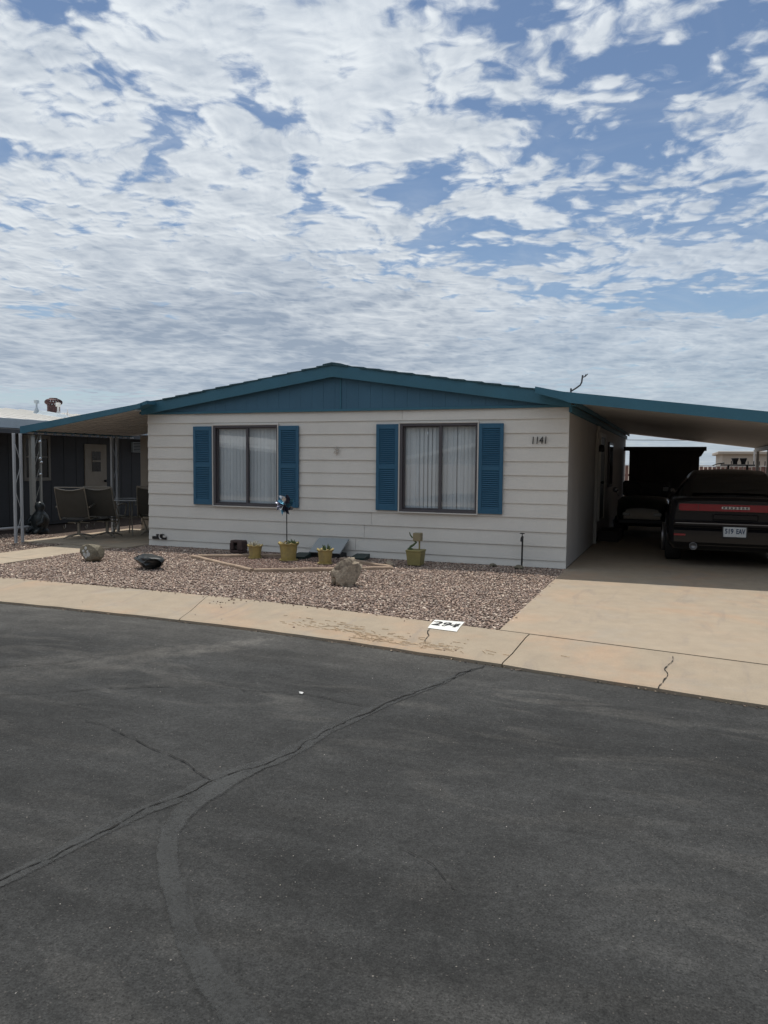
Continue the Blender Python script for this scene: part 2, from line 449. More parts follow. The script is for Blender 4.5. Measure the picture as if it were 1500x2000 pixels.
M_SEAL = mat('crack_filler', (0.0425, 0.0440, 0.0435), 0.8, 0.22, 3.0, 0.35, 90, 0.5, 90, spec=0.4)
def feather(m):
    """worn, feathered edge: fades out where the 'edge' attribute falls"""
    nt = m.node_tree; B = NB(nt); out_ = nt.nodes['Material Output']; bs = nt.nodes['Principled BSDF']
    at = B.new('ShaderNodeAttribute', attribute_name='edge').outputs['Fac']
    pos = B.new('ShaderNodeNewGeometry').outputs['Position']
    nz_ = B.math('ADD', B.math('MULTIPLY', B.noise(pos, 7.0, 4, 0.7), 2.2), B.math('MULTIPLY', B.noise(pos, 85.0, 3, 0.75), 1.8))
    a = B.maprange(B.math('SUBTRACT', B.math('MULTIPLY', at, 1.9), nz_), -1.25, 0.15, 0.0, 0.85, smooth=True)
    tr = B.new('ShaderNodeBsdfTransparent'); mx = B.new('ShaderNodeMixShader')
    nt.links.new(a, mx.inputs[0]); nt.links.new(tr.outputs[0], mx.inputs[1]); nt.links.new(bs.outputs[0], mx.inputs[2]); nt.links.new(mx.outputs[0], out_.inputs['Surface'])
feather(M_SEAL)
M_CRACK = mat('crack_dark', (0.012, 0.011, 0.010), 0.95, 0.2, 8.0)

# ------------------------------------------------------------------ ground, road, gutter, driveway, walks
g = MB().add([(-900, -900, -0.16), (900, -900, -0.16), (900, 900, -0.16), (-900, 900, -0.16)], [(0, 1, 2, 3)]).build('ground', M_SOIL); struct(g)
xs = [-160, -100, -60, -40, -25, -16] + [-10 + 0.5 * i for i in range(41)] + [14, 20, 30, 45, 70, 110, 160]
Y_FAR = -15.2
rows = []
for x in xs:
    ye = y_road(x) if x < 30 else y_road(30) - 0.1 * (x - 30)
    rows.append([(x, ye + (Y_FAR - ye) * t, -0.085) for t in (0, .15, .35, .6, 1.0)] if ye > Y_FAR else [(x, ye, -0.085)] + [(x, Y_FAR - .1 * i - 3, -0.085) for i in range(1, 5)])
road = fixn(MB().sheet(rows, False).build('road', M_ASPHALT)); struct(road)
if road.data.polygons[0].normal.z < 0: road.data.flip_normals()

def ribbon(pts, width, z, jit=0.15, step=0.03, seed=1, crown=0.003, soft=False):
    """jagged-edged strip along a polyline; width = number or list per point"""
    rnd = random.Random(seed)
    P = [Vector((a[0], a[1], 0)) for a in pts]; Wd = width if isinstance(width, list) else [width] * len(P)
    S = []
    for i in range(len(P) - 1):
        n = max(1, int((P[i + 1] - P[i]).length / step))
        for k in range(n):
            t = k / n; S.append((P[i].lerp(P[i + 1], t), Wd[i] * (1 - t) + Wd[i + 1] * t))
    S.append((P[-1], Wd[-1]))
    # soften the corners of the polyline
    for _ in range(6):
        S = [S[0]] + [((S[i - 1][0] + S[i][0] * 2 + S[i + 1][0]) / 4, S[i][1]) for i in range(1, len(S) - 1)] + [S[-1]]
    grid = []; jl = jr = 0
    for i, (c, w) in enumerate(S):
        t = (S[min(i + 1, len(S) - 1)][0] - S[max(i - 1, 0)][0]).normalized(); nrm = Vector((-t.y, t.x, 0))
        jl = jl * .6 + rnd.uniform(-1, 1) * w * jit; jr = jr * .6 + rnd.uniform(-1, 1) * w * jit
        L = c + nrm * (w / 2 + jl); Rr = c - nrm * (w / 2 + jr); Mi = (L + Rr) / 2
        La, Ra = L.lerp(Mi, .45), Rr.lerp(Mi, .45)
        grid.append([(L.x, L.y, z), (La.x, La.y, z + crown * .7), (Mi.x, Mi.y, z + crown), (Ra.x, Ra.y, z + crown * .7), (Rr.x, Rr.y, z)] if soft else [(L.x, L.y, z), (Mi.x, Mi.y, z + crown), (Rr.x, Rr.y, z)])
    return MB().sheet(grid, True)
def jag(pts, amp, step, seed):
    rnd = random.Random(seed); out = []
    for a, c in zip(pts[:-1], pts[1:]):
        a, c = Vector((*a[:2], 0)), Vector((*c[:2], 0)); n = max(1, int((c - a).length / step)); t = (c - a).normalized(); nr = Vector((-t.y, t.x, 0))
        for k in range(n): out.append(tuple(a.lerp(c, k / n) + nr * rnd.uniform(-amp, amp)))
    out.append(tuple(pts[-1])); return out
def up(o):
    if sum(p.normal.z for p in o.data.polygons) < 0: o.data.flip_normals()
    return o
def soft_edge(o):
    at = o.data.attributes.new('edge', 'FLOAT', 'POINT'); n = len(o.data.vertices)
    at.data.foreach_set('value', [(0, 1, 1, 1, 0)[i % 5] for i in range(n)])
    return up(o)
main = [(0.10, -5.33), (-0.02, -5.59), (-0.08, -5.9), (-0.2, -6.23), (-0.31, -6.62), (-0.39, -6.96), (-0.44, -7.23), (-0.46, -7.55), (-0.53, -7.74), (-0.65, -7.95), (-0.67, -8.18), (-0.74, -8.33), (-0.78, -8.53), (-0.81, -8.74), (-0.83, -8.91), (-0.86, -9.03), (-0.95, -9.35), (-1.1, -10.2), (-1.2, -11.5)]
branch = [(-0.50, -7.70), (-0.58, -7.99), (-0.58, -8.17), (-0.57, -8.36), (-0.51, -8.49), (-0.31, -8.74), (-0.12, -8.93), (-0.01, -9.05), (0.13, -9.15), (0.27, -9.25), (0.38, -9.31), (0.56, -9.39), (1.2, -9.75), (2.2, -10.3)]
soft_edge(ribbon(main, [.03, .07, .10, .11, .12, .13, .15, .16, .17, .17, .15, .14, .13, .12, .12, .12, .12, .12, .12], -0.083, .05, .05, seed=3, soft=True).build('crack_filler', M_SEAL, road, 'pale crack filler strip running diagonally across the asphalt'))
soft_edge(ribbon(branch, [.08, .17, .18, .15, .125, .115, .12, .125, .14, .155, .17, .18, .18, .16], -0.0815, .03, .06, seed=5, soft=True).build('crack_filler', M_SEAL, road, 'pale crack filler strip bending towards the viewer'))
def crack(pts, w, seed, z=-0.077, parent=road, amp=.02, name='crack'):
    return up(ribbon(jag(pts, amp, .07, seed), w, z, .45, .012, seed, 0.0).build(name, M_CRACK, parent))
crack([(x + .015, y) for x, y in main[:11]], [.022] * 3 + [.012] * 300, 8) if False else None
crack([(x + .012, y) for x, y in main[:6]], .009, 8)
crack([(x + .008, y) for x, y in main[5:17]], .006, 9)
crack([(-0.65, -7.96), (-0.78, -7.89), (-1.07, -7.76), (-1.35, -7.66)], .006, 12)
crack([(-1.35, -7.66), (-1.59, -7.56), (-1.85, -7.52)], .004, 13)
crack([(-2.9, -7.45), (-2.73, -7.35), (-2.47, -7.14), (-2.18, -6.93), (-1.82, -6.73)], .006, 14)
crack([(-1.33, -6.62), (-0.89, -6.52), (-0.4, -6.6)], .005, 15)
crack([(0.75, -8.45), (0.62, -8.30), (0.45, -8.22)], .003, 16)
crack([(-3.4, -6.9), (-3.0, -6.55), (-2.9, -6.3)], .006, 17)

def gut_z(x, y):
    t = (y - y_road(x)) / max(1e-6, (y_back(x) - y_road(x)))
    pr = [(0, -.060), (.04, -.052), (.35, -.046), (.62, -.024), (.85, -.006), (1.0, -.003)]
    t = min(1, max(0, t))
    for (a, za), (c, zc) in zip(pr[:-1], pr[1:]):
        if t <= c: return za + (zc - za) * (t - a) / (c - a)
    return pr[-1][1]
gutter = MB().sheet([[(x, y_road(x) - .02, -0.14), (x, y_back(x) + .03, -0.10)] for x in [-60 + 1.0 * i for i in range(91)]]).build('gutter', M_GBASE); struct(up(gutter))
joints = [-60.0, -50, -40, -30, -24.1, -20.6, -17.2, -13.7, -10.25, -6.8, -3.41, 0.285, 3.75, 7.2, 10.7, 14.2, 17.7, 21.2, 25, 30]
def jdx(x): return 0.33 if x < -1 else -0.05
_rj = random.Random(4)
for a, c in zip(joints[:-1], joints[1:]):
    n = max(2, int((c - a) / 0.25)); dz = _rj.uniform(-.003, .003)
    grid = []
    for i in range(n + 1):
        s = i / n; row = []
        xb = a + .005 + (c - a - .010) * s
        for t in (-0.001, 0.0, .04, .2, .35, .5, .62, .75, .85, 1.0, 1.001):
            tt = min(1, max(0, t))
            sh = (jdx(a) * (1 - s) + jdx(c) * s) * (1 - tt)
            x = xb + sh; y = y_road(x) + (y_back(x) - y_road(x)) * tt
            wob = 0.012 * math.sin(x * 9.1) * math.sin(x * 3.7) * (1 if tt < .03 else 0)
            zz_ = gut_z(x, y) + dz if 0 <= t <= 1 else -0.12
            row.append((x, y + wob, zz_))
        grid.append(row)
    mb = MB().sheet(grid, False)
    for e in (0, n):   # end faces in the joint
        r = grid[e]; mb.add(r, [tuple(range(len(r)))])
    p = up(mb.build('gutter_panel', M_CURB, gutter))
crack([(1.5, -4.75), (1.47, -4.85), (1.44, -4.99), (1.43, -5.22), (1.41, -5.48), (1.39, -5.53)], .0055, 21, 0, gutter, .03)
crack([(-0.62, -4.50), (-0.58, -4.64), (-0.51, -4.95)], .006, 22, 0, gutter, .015)
for o in [o for o in gutter.children if o.name.startswith('crack')]:
    for v in o.data.vertices: v.co.z = gut_z(v.co.x, v.co.y) + .0055

# driveway, front walk, patio
def slab(name, x0, x1, yf, y1, z, m, thick=.1, step=.3):
    n = max(1, int((x1 - x0) / step)); mb = MB()
    top = [[(x0 + (x1 - x0) * i / n, yf(x0 + (x1 - x0) * i / n), z), (x0 + (x1 - x0) * i / n, y1, z)] for i in range(n + 1)]
    mb.sheet(top, False)
    ring = [r[0] for r in top] + [r[1] for r in reversed(top)]
    k = len(ring); low = [(a, c, z - thick) for a, c, _ in ring]
    mb.add(ring + low, [(i, (i + 1) % k, k + (i + 1) % k, k + i) for i in range(k)])
    return struct(up(mb.build(name, m)))
drive = slab('driveway', 0.004, 4.1, lambda x: y_back(x) + .010, 6.0, 0.0, M_DRIVE)
drive2 = slab('carport_floor', 0.004, 4.1, lambda x: 6.012, 13.2, 0.0, M_DRIVE)
walk = slab('front_walk', -8.68, -7.62, lambda x: y_back(x) + .012, -2.42, 0.0, M_WALK)
walk2 = slab('front_walk', -8.68, -7.62, lambda x: -2.405, -0.62, 0.0, M_WALK)
patio = slab('patio', -9.75, -7.34, lambda x: -0.60, 2.34, 0.012, M_WALK)
far_walk = slab('far_gutter', -60, 60, lambda x: -16.1, -15.22, -0.05, M_CURB, .08, 2.0)

# ------------------------------------------------------------------ gravel
yard = MB()
gx = [-7.6 + 0.1 * i for i in range(77)]
yard.sheet([[(x, y_back(x) + .004, -0.030), (x, 0.02, -0.030)] for x in gx], False)
yard.sheet([[(x, y_back(x) + .004, -0.030), (x, 14, -0.030)] for x in (-16, -13, -10, -9.2, -8.69)], False)
yard = struct(up(yard.build('gravel_yard', M_GBASE)))

def ico_np():
    bm = bmesh.new(); bmesh.ops.create_icosphere(bm, subdivisions=1, radius=1.0); bm.verts.ensure_lookup_table()
    v = np.array([w.co[:] for w in bm.verts]); f = np.array([[w.index for w in q.verts] for q in bm.faces]); bm.free(); return v, f
ICO_V, ICO_F = ico_np()
def rotmats(n):
    q = RNG.normal(size=(n, 4)); q /= np.linalg.norm(q, axis=1)[:, None]; w, x, y, z = q.T
    return np.stack([np.stack([1 - 2 * (y * y + z * z), 2 * (x * y - z * w), 2 * (x * z + y * w)], 1),
                     np.stack([2 * (x * y + z * w), 1 - 2 * (x * x + z * z), 2 * (y * z - x * w)], 1),
                     np.stack([2 * (x * z - y * w), 2 * (y * z + x * w), 1 - 2 * (x * x + y * y)], 1)], 1)
def stones(name, pts, size, palette, weights, m, flat=0.6):
    """many angular stones as one object with a colour per stone"""
    n = len(pts)
    shapes = ICO_V[None] * (1 + RNG.uniform(-.32, .22, size=(16, len(ICO_V), 1)))
    V = shapes[RNG.integers(0, 16, n)]
    S = size[:, None] * np.stack([RNG.uniform(.8, 1.35, n), RNG.uniform(.65, 1.0, n), RNG.uniform(.45, .8, n)], 1)
    V = V * S[:, None, :]
    V = np.einsum('nij,nkj->nki', rotmats(n), V)
    V[:, :, 2] *= flat
    V = V + pts[:, None, :]
    nv = len(ICO_V); F = (ICO_F[None] + (np.arange(n) * nv)[:, None, None]).reshape(-1, 3)
    me = bpy.data.meshes.new(name)
    me.vertices.add(n * nv); me.vertices.foreach_set('co', V.astype(np.float32).ravel())
    me.loops.add(len(F) * 3); me.loops.foreach_set('vertex_index', F.astype(np.int32).ravel())
    me.polygons.add(len(F)); me.polygons.foreach_set('loop_start', (np.arange(len(F)) * 3).astype(np.int32))
    try: me.polygons.foreach_set('loop_total', np.full(len(F), 3, np.int32))
    except Exception: pass
    pal = np.array(palette)[RNG.choice(len(palette), n, p=np.array(weights) / sum(weights))] * RNG.uniform(.75, 1.25, (n, 1))
    C = np.concatenate([pal, np.ones((n, 1))], 1)
    at = me.color_attributes.new('stone', 'FLOAT_COLOR', 'POINT')
    at.data.foreach_set('color', np.repeat(C, nv, 0).astype(np.float32).ravel())
    me.materials.append(m); me.update(calc_edges=True); me.validate()
    o = bpy.data.objects.new(name, me); COL.objects.link(o)
    return o
def stone_mat(name):
    m = bpy.data.materials.new(name); m.use_nodes = True; nt = m.node_tree; B = NB(nt); bs = nt.nodes['Principled BSDF']
    a = B.new('ShaderNodeVertexColor', layer_name='stone')
    pos = B.new('ShaderNodeNewGeometry').outputs['Position']
    vm = B.new('ShaderNodeVectorMath', operation='SCALE'); B.put(vm.inputs[0], a.outputs[0]); B.put(vm.inputs['Scale'], B.maprange(B.noise(pos, 140, 3, .6), .25, .75, .8, 1.2))
    nt.links.new(vm.outputs[0], bs.inputs['Base Color']); bs.inputs['Roughness'].default_value = 0.85; bs.inputs['Specular IOR Level'].default_value = 0.3
    return m
M_STONE = stone_mat('gravel_stone')
DIA = [(-5.56, -1.20), (-3.96, -2.15), (-2.26, -1.10), (-3.86, -0.15)]     # planting bed, corner points
def in_dia(x, y):
    ok = np.ones(len(x), bool)
    for (ax, ay), (cx, cy) in zip(DIA, DIA[1:] + DIA[:1]):
        ok &= ((cx - ax) * (y - ay) - (cy - ay) * (x - ax)) > 0
    return ok
def jitter_pts(x0, x1, y0, y1, cell):
    nx, ny = int((x1 - x0) / cell), int((y1 - y0) / cell)
    X, Y = np.meshgrid(np.arange(nx), np.arange(ny)); n = X.size
    return x0 + (X.ravel() + RNG.random(n)) * cell, y0 + (Y.ravel() + RNG.random(n)) * cell
vyb = np.vectorize(y_back)
xa, ya = jitter_pts(-7.62, 0.05, -4.6, -0.01, 0.0228)
k = (ya > vyb(xa) + .01 + RNG.random(len(xa)) * .02) & (~in_dia(xa, ya))
x2, y2 = jitter_pts(-11.2, -8.69, -3.86, 0.6, 0.034)
xa = np.concatenate([xa[k], x2]); ya = np.concatenate([ya[k], y2])
sz = RNG.uniform(.0095, .0180, len(xa)) * np.where(RNG.random(len(xa)) > .96, 1.45, 1.0)
pts = np.stack([xa, ya, -0.024 + RNG.uniform(0, .022, len(xa)) + 0.010 * np.sin(xa * 2.3) * np.sin(ya * 2.9)], 1)
PAL = [(.37, .275, .225), (.29, .22, .185), (.60, .50, .41), (.23, .165, .13), (.34, .27, .235), (.42, .305, .24), (.17, .135, .115)]
gravel = stones('gravel', pts, sz, PAL, [5, 3.4, 3.2, 2.2, 3, 3, 1.6], M_STONE, .78)
gravel['label'] = 'loose pinkish tan gravel covering the front yard'; gravel['category'] = 'gravel'; gravel['kind'] = 'stuff'
xb, yb_ = jitter_pts(-5.6, -2.2, -2.2, -0.1, 0.0215)
kk = in_dia(xb, yb_); xb, yb_ = xb[kk], yb_[kk]
pts = np.stack([xb, yb_, -0.012 + RNG.uniform(0, .014, len(xb))], 1)
red = stones('red_gravel', pts, RNG.uniform(.008, .0145, len(xb)), [(.34, .235, .19), (.27, .185, .155), (.42, .31, .25), (.20, .14, .125), (.46, .38, .33)], [4, 4, 3, 2, 1.6], M_STONE)
red['label'] = 'fine dark red gravel filling the diamond-shaped bed'; red['category'] = 'gravel'; red['kind'] = 'stuff'
# loose stones kicked onto the concrete and grit on the road
n = 94
lx = np.concatenate([RNG.normal(-3.02, .09, 16), RNG.uniform(-7, 0, 70), RNG.uniform(-5, 1.5, 8)]); ly = np.concatenate([RNG.normal(-4.17, .07, 16), [y_back(float(v)) - abs(RNG.normal(0, .035)) - .004 for v in lx[16:86]], [y_road(float(v)) + RNG.uniform(.02, .5) for v in lx[86:]]])
lp = np.array([(a, c, gut_z(a, c) + .006) for a, c in zip(lx, ly)])
ls = stones('loose_stones', lp, RNG.uniform(.007, .016, n), [(.22, .15, .12), (.3, .22, .18)], [1, 1], M_STONE)
ls['label'] = 'stray gravel stones scattered on the concrete gutter'; ls['category'] = 'gravel'; ls['kind'] = 'stuff'
n = 420
gxr = RNG.uniform(-4.5, 3.2, n); gyr = RNG.uniform(-10.2, -5.4, n)
gp = np.array([(a, min(c, y_road(a) - .03), -.083) for a, c in zip(gxr, gyr)])
gr = stones('road_grit', gp, RNG.uniform(.0012, .0036, n), [(.42, .38, .33), (.55, .52, .48), (.02, .02, .02)], [2, 1, 1], M_STONE)
gr['label'] = 'tiny pale chips of grit lying on the asphalt'; gr['category'] = 'grit'; gr['kind'] = 'stuff'
n = 700
ex = RNG.uniform(-6, 3.2, n); ep = np.array([(a, y_road(a) - RNG.random() ** 2 * .05 + .012, -.078) for a in ex])
eg = stones('edge_grit', ep, RNG.uniform(.003, .010, n), [(.40, .31, .23), (.22, .17, .14), (.08, .07, .065)], [2, 2, 2], M_STONE)
eg['label'] = 'crumbly grit along the seam between asphalt and concrete'; eg['category'] = 'grit'; eg['kind'] = 'stuff'
# wood chips and straw on the gutter
mb = MB(); rr = random.Random(9)
for i in range(210):
    x = rr.gauss(-1.0, .48); t = min(.55, max(.02, .10 + abs(rr.gauss(0, .16)) + (0.16 if x < -1.2 else 0)))
    y = y_road(x) + t * (y_back(x) - y_road(x)); z = gut_z(x, y) + .004
    a = rr.gauss(-.22, .22 if rr.random() < .75 else 1.0); L = rr.uniform(.008, .045) * (1.6 if rr.random() > .9 else 1); w = rr.uniform(.0006, .0018) * (2.5 if rr.random() > .95 else 1)
    dx, dy = math.cos(a) * L, math.sin(a) * L; nx_, ny_ = -math.sin(a) * w, math.cos(a) * w
    mb.hexa([(x - dx - nx_, y - dy - ny_, z), (x + dx - nx_, y + dy - ny_, z), (x + dx + nx_, y + dy + ny_, z), (x - dx + nx_, y - dy + ny_, z)] +
            [(x - dx - nx_, y - dy - ny_, z + .004), (x + dx - nx_, y + dy - ny_, z + .003), (x + dx + nx_, y + dy + ny_, z + .004), (x - dx + nx_, y - dy + ny_, z + .005)])
wc = mb.build('wood_chips', mat('wood_chip', (.44, .33, .22), .9, .35, 25.0, .3, 90))
wc['label'] = 'dry wood slivers strewn along the concrete gutter'; wc['category'] = 'debris'; wc['kind'] = 'stuff'

# painted number on the gutter
M_WHITEPAINT = mat('white_road_paint', (.74, .74, .70), .7, .12, 8, .15, 90)
M_BLACKPAINT = mat('black_paint', (.02, .02, .022), .7, .2, 10)
pl = MB(); q = [(-.635, -4.50), (-.345, -4.545), (-.375, -4.165), (-.665, -4.18)]
grid = []
for i in range(7):
    u = i / 6; row = []
    for j in range(7):
        w = j / 6
        a = Vector(q[0]).lerp(Vector(q[1]), u); c = Vector(q[3]).lerp(Vector(q[2]), u); p_ = a.lerp(c, w)
        row.append((p_.x, p_.y, gut_z(p_.x, p_.y) + .0055))
    grid.append(row)
pp = up(pl.sheet(grid).build('painted_number', M_WHITEPAINT, gutter, 'white painted rectangle with black stencilled 294'))
mw = Matrix.Translation((-.503, -4.348, .0)) @ Matrix.Rotation(math.radians(-6), 4, 'Z')
tx = text_mesh('294', .21, 0, 'numeral', M_BLACKPAINT, mw, pp, xscale=.82, offset=.004)
for v in tx.data.vertices: v.co.z = gut_z(v.co.x, v.co.y) + .0095
bars = MB()
for cx in (-.503, -.425):
    bars.box(cx - .0035, cx + .0035, -4.43, -4.27, 0, .0002)
bo = bars.build('stencil_gap', M_WHITEPAINT, pp)
for v in bo.data.vertices: v.co.z = gut_z(v.co.x, v.co.y) + .0125

# ------------------------------------------------------------------ house materials
M_SIDING = mat('cream_siding', (.70, .68, .635), .62, .05, 1.5, .03, 40, .12, 120, tint=(.67, .65, .60), tscale=1.4, tamount=.5)
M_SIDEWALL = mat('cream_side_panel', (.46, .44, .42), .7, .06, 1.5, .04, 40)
M_CORE = mat('wall_core', (.25, .23, .2), .9)
M_TEAL = mat('teal_trim', (.042, .148, .215), .55, .08, 2.0, .05, 50, .08, 90, tint=(.046, .142, .195), tscale=1.2, tamount=.6)
M_TEALG = mat('teal_gable', (.052, .138, .215), .62, .10, 1.2, .06, 45, .15, 90)
M_SHUT = mat('teal_shutter', (.028, .112, .195), .45, .06, 2.0, .04, 50)
M_SHINGLE = mat('teal_shingle', (.045, .10, .125), .9, .25, 6.0, .3, 70, .4, 90)
M_BRONZE = mat('bronze_frame', (.092, .086, .094), .45, .08, 4.0, .04, 50, metal=.2)
M_TRIM = mat('cream_window_trim', (.60, .58, .54), .5, .05, 4.0)
M_BLIND = mat('blind_slat', (.80, .82, .83), .6, .05, 4.0, .03, 60)
M_DARKIN = mat('dark_interior', (.05, .045, .042), .9)
M_BLACK = mat('black_iron', (.018, .018, .02), .45, .1, 6)
def glass_mat(name, ior=2.0, tint=(.86, .90, .92)):
    m = bpy.data.materials.new(name); m.use_nodes = True; nt = m.node_tree; B = NB(nt); nt.nodes.remove(nt.nodes['Principled BSDF'])
    fr = B.new('ShaderNodeFresnel')
    bf = B.new('ShaderNodeNewGeometry').outputs['Backfacing']; B.put(fr.inputs['IOR'], B.maprange(bf, 0.0, 1.0, ior, 1.0 / ior))
    tr = B.new('ShaderNodeBsdfTransparent'); tr.inputs[0].default_value = (*tint, 1)
    gl = B.new('ShaderNodeBsdfGlossy'); gl.inputs['Roughness'].default_value = 0.015
    mx = B.new('ShaderNodeMixShader'); nt.links.new(fr.outputs[0], mx.inputs[0]); nt.links.new(tr.outputs[0], mx.inputs[1]); nt.links.new(gl.outputs[0], mx.inputs[2])
    bp = B.new('ShaderNodeBump'); bp.inputs['Strength'].default_value = .02; B.put(bp.inputs['Height'], B.noise(B.new('ShaderNodeNewGeometry').outputs['Position'], 2.5, 1, .5))
    nt.links.new(bp.outputs[0], gl.inputs['Normal'])
    nt.links.new(mx.outputs[0], nt.nodes['Material Output'].inputs['Surface'])
    return m
M_GLASS = glass_mat('window_glass')

# ------------------------------------------------------------------ the house
W, HW, LEN = 7.325, 2.32, 12.1
house = thing('mobile_home', (-W / 2, 6.0, 0), 'cream lap-sided double-wide home with blue gable, shutters and low-pitched roof', 'house')
def ztop(x): return 3.055 - 0.148 * abs(x + 3.66)
WINS = [(-5.945, -4.700, .752, 2.108), (-2.555, -1.325, .752, 2.108)]
# wall core with two openings
cm = MB()
CY0, CY1 = .012, .11
cm.box(-W + .005, -.005, CY0, CY1, .0, .752); cm.box(-W + .005, -.005, CY0, CY1, 2.108, 2.45)
for a, c in ((-W + .005, WINS[0][0]), (WINS[0][1], WINS[1][0]), (WINS[1][1], -.005)): cm.box(a, c, CY0, CY1, .752, 2.108)
cm.build('front_wall', M_CORE, house)
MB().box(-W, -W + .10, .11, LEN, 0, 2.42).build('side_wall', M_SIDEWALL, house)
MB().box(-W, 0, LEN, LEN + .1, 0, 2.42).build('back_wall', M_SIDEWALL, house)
MB().box(-W + .1, -.1, .115, LEN - .01, .0, .05).build('floor', M_DARKIN, house)
# right side wall in vertical sheets with a groove between
MB().box(-.10, -.016, .012, LEN, 0, 2.44).build('side_wall', M_CORE, house)
ys = [0.004, 1.22, 2.44, 3.66, 4.88, 6.10, 7.32, 8.54, 9.76, 10.98, LEN]
for a, c in zip(ys[:-1], ys[1:]):
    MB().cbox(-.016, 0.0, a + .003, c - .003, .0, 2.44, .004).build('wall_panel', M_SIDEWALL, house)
# front lap siding: one object per board, cut at the openings and at the butt joints
lines = [.0] + [.118 + .2052 * i for i in range(11)] + [HW]
seams = {11: [-2.53], 2: [-3.08, -5.3], 1: [-3.22], 3: [-3.00], 4: [], 10: [-5.9], 8: [-3.45]}
seams = {11: [-2.53], 3: [-3.03], 2: [-3.15], 1: [-3.30]}
_rs = random.Random(3)
def lap(x0, x1, z0, z1, lo=0.031, hi=.013):
    dz = _rs.uniform(-.0016, .0016); dy = _rs.uniform(-.0015, .0015)
    zb = z0 - .012 + dz
    n = max(1, int((x1 - x0) / .8)); grid = []
    mb = MB()
    yb0, yt0 = -lo + dy, -hi + dy
    vs = []
    for i in range(n + 1):
        x = x0 + (x1 - x0) * i / n; wv = _rs.uniform(-.0014, .0014) if 0 < i < n else 0; wz = _rs.uniform(-.0012, .0012) if 0 < i < n else 0
        vs += [(x, yb0 + wv, zb + wz), (x, yt0 + wv * .5, z1), (x, .008, z1), (x, .008, zb + wz)]
    fs = []
    for i in range(n):
        a = 4 * i
        for j in range(4): fs.append((a + j, a + (j + 1) % 4, a + 4 + (j + 1) % 4, a + 4 + j))
    fs += [(0, 3, 2, 1), tuple(4 * n + j for j in range(4))]
    mb.add(vs, fs)
    return fixn(mb.build('siding_board', M_SIDING, house))
for i, (z0, z1) in enumerate(zip(lines[:-1], lines[1:])):
    cuts = []                                             # openings this board meets
    for (a, c, b0, b1) in WINS:
        if z0 < b1 - .07 and z1 > b0 + .05: cuts.append((a, c))
    segs = []; x = -W
    for a, c in cuts: segs.append((x, a)); x = c
    segs.append((x, 0.0))
    out_ = []
    for a, c in segs:
        for s in seams.get(i, []):
            if a < s < c: out_.append((a, s - .0025)); a = s + .0025
        out_.append((a, c))
    for a, c in out_: lap(a, c, z0 + (.012 if i == 0 else 0), z1)
for (a, c, b0, b1) in WINS:                                # short pieces over each opening
    lap(a, c, 2.115, lines[11])
# gable boards
gx_ = -W; n = 36; bw = W / n
for i in range(n):
    a, c = -W + bw * i + .0012, -W + bw * (i + 1) - .0012
    z0 = HW + .002; za, zc = ztop(a) - .13, ztop(c) - .13
    q = [(a, z0), (c, z0), (c, zc), (a, za)]
    if a < -3.66 < c: q = [(a, z0), (c, z0), (c, zc), (-3.66, ztop(-3.66) - .13), (a, za)]
    MB().prism(q, 'y', -.044 - _rs.uniform(0, .002), -.005).build('gable_board', M_TEALG, house)
MB().box(-W, 0, -.034, -.004, HW + .004, HW + .5 * .2).build('gable_backing', M_CORE, house)
MB().prism([(-W, HW + .05), (0, HW + .05), (0, ztop(0) - .12), (-3.66, ztop(-3.66) - .12), (-W, ztop(-W) - .12)], 'y', -.003, .03).build('gable_backing', M_CORE, house)
MB().cbox(-W - .012, .012, -.056, -.0465, HW - .006, HW + .034, .003).build('gable_trim', M_TEAL, house)
MB().cbox(-3.575, -3.548, -.058, -.0466, HW + .036, ztop(-3.56) - .2, .003).build('gable_trim', M_TEAL, house)
# roof: deck, shingle courses, rake boards
XL, XR = -W - .10, .10
for s, xe in ((-1, XL), (1, XR)):
    q = [(-3.66, ztop(-3.66) - .02), (xe, ztop(xe) - .02), (xe, ztop(xe) - .07), (-3.66, ztop(-3.66) - .07)]
    fixn(MB().prism(q, 'y', -.125, LEN + .15).build('roof', M_TEAL, house))
roof = [o for o in house.children if o.name.startswith('roof')]
for s, xe, rf in ((-1, XL, roof[0]), (1, XR, roof[1])):
    nc = 14
    for i in range(nc):
        ta, tb = i / nc, (i + 1.25) / nc
        xa_ = xe + (-3.66 - xe) * ta; xb_ = xe + (-3.66 - xe) * min(1, tb)
        j = _rs.uniform(-.004, .004); ov = _rs.uniform(.0, .025)
        za_, zb_ = ztop(xa_) + .005 + j * .6, ztop(xb_) - .012
        fixn(MB().prism([(xa_, za_), (xb_, zb_), (xb_, zb_ - .012), (xa_, za_ - .026)], 'y', -.155 - ov, LEN + .17).build('shingle_course', M_SHINGLE, rf))
    fixn(MB().prism([(-3.66 + s * .16, ztop(-3.66 + s * .16) + .018), (-3.66, ztop(-3.66) + .020), (-3.66, ztop(-3.66) - .004), (-3.66 + s * .16, ztop(-3.66 + s * .16) - .002)], 'y', -.175, LEN + .17).build('ridge_cap', M_SHINGLE, rf))
    xo = xe - s * .065
    fixn(MB().prism([(-3.66, ztop(-3.66) - .012), (xo, ztop(xo) - .012), (xo, ztop(xo) - .205), (-3.66, ztop(-3.66) - .205)], 'y', -.152, -.127).build('rake_board', M_TEAL, house))
    fixn(MB().prism([(-3.66, ztop(-3.66) - .165), (xe, ztop(xe) - .165), (xe, ztop(xe) - .180), (-3.66, ztop(-3.66) - .180)], 'y', -.1265, -.0445).build('soffit', M_TEAL, house))
    MB().box(min(xe, xe - s * .02), max(xe, xe - s * .02), -.12, LEN + .1, 2.33, ztop(xe) - .022).build('eave_board', M_TEAL, house)

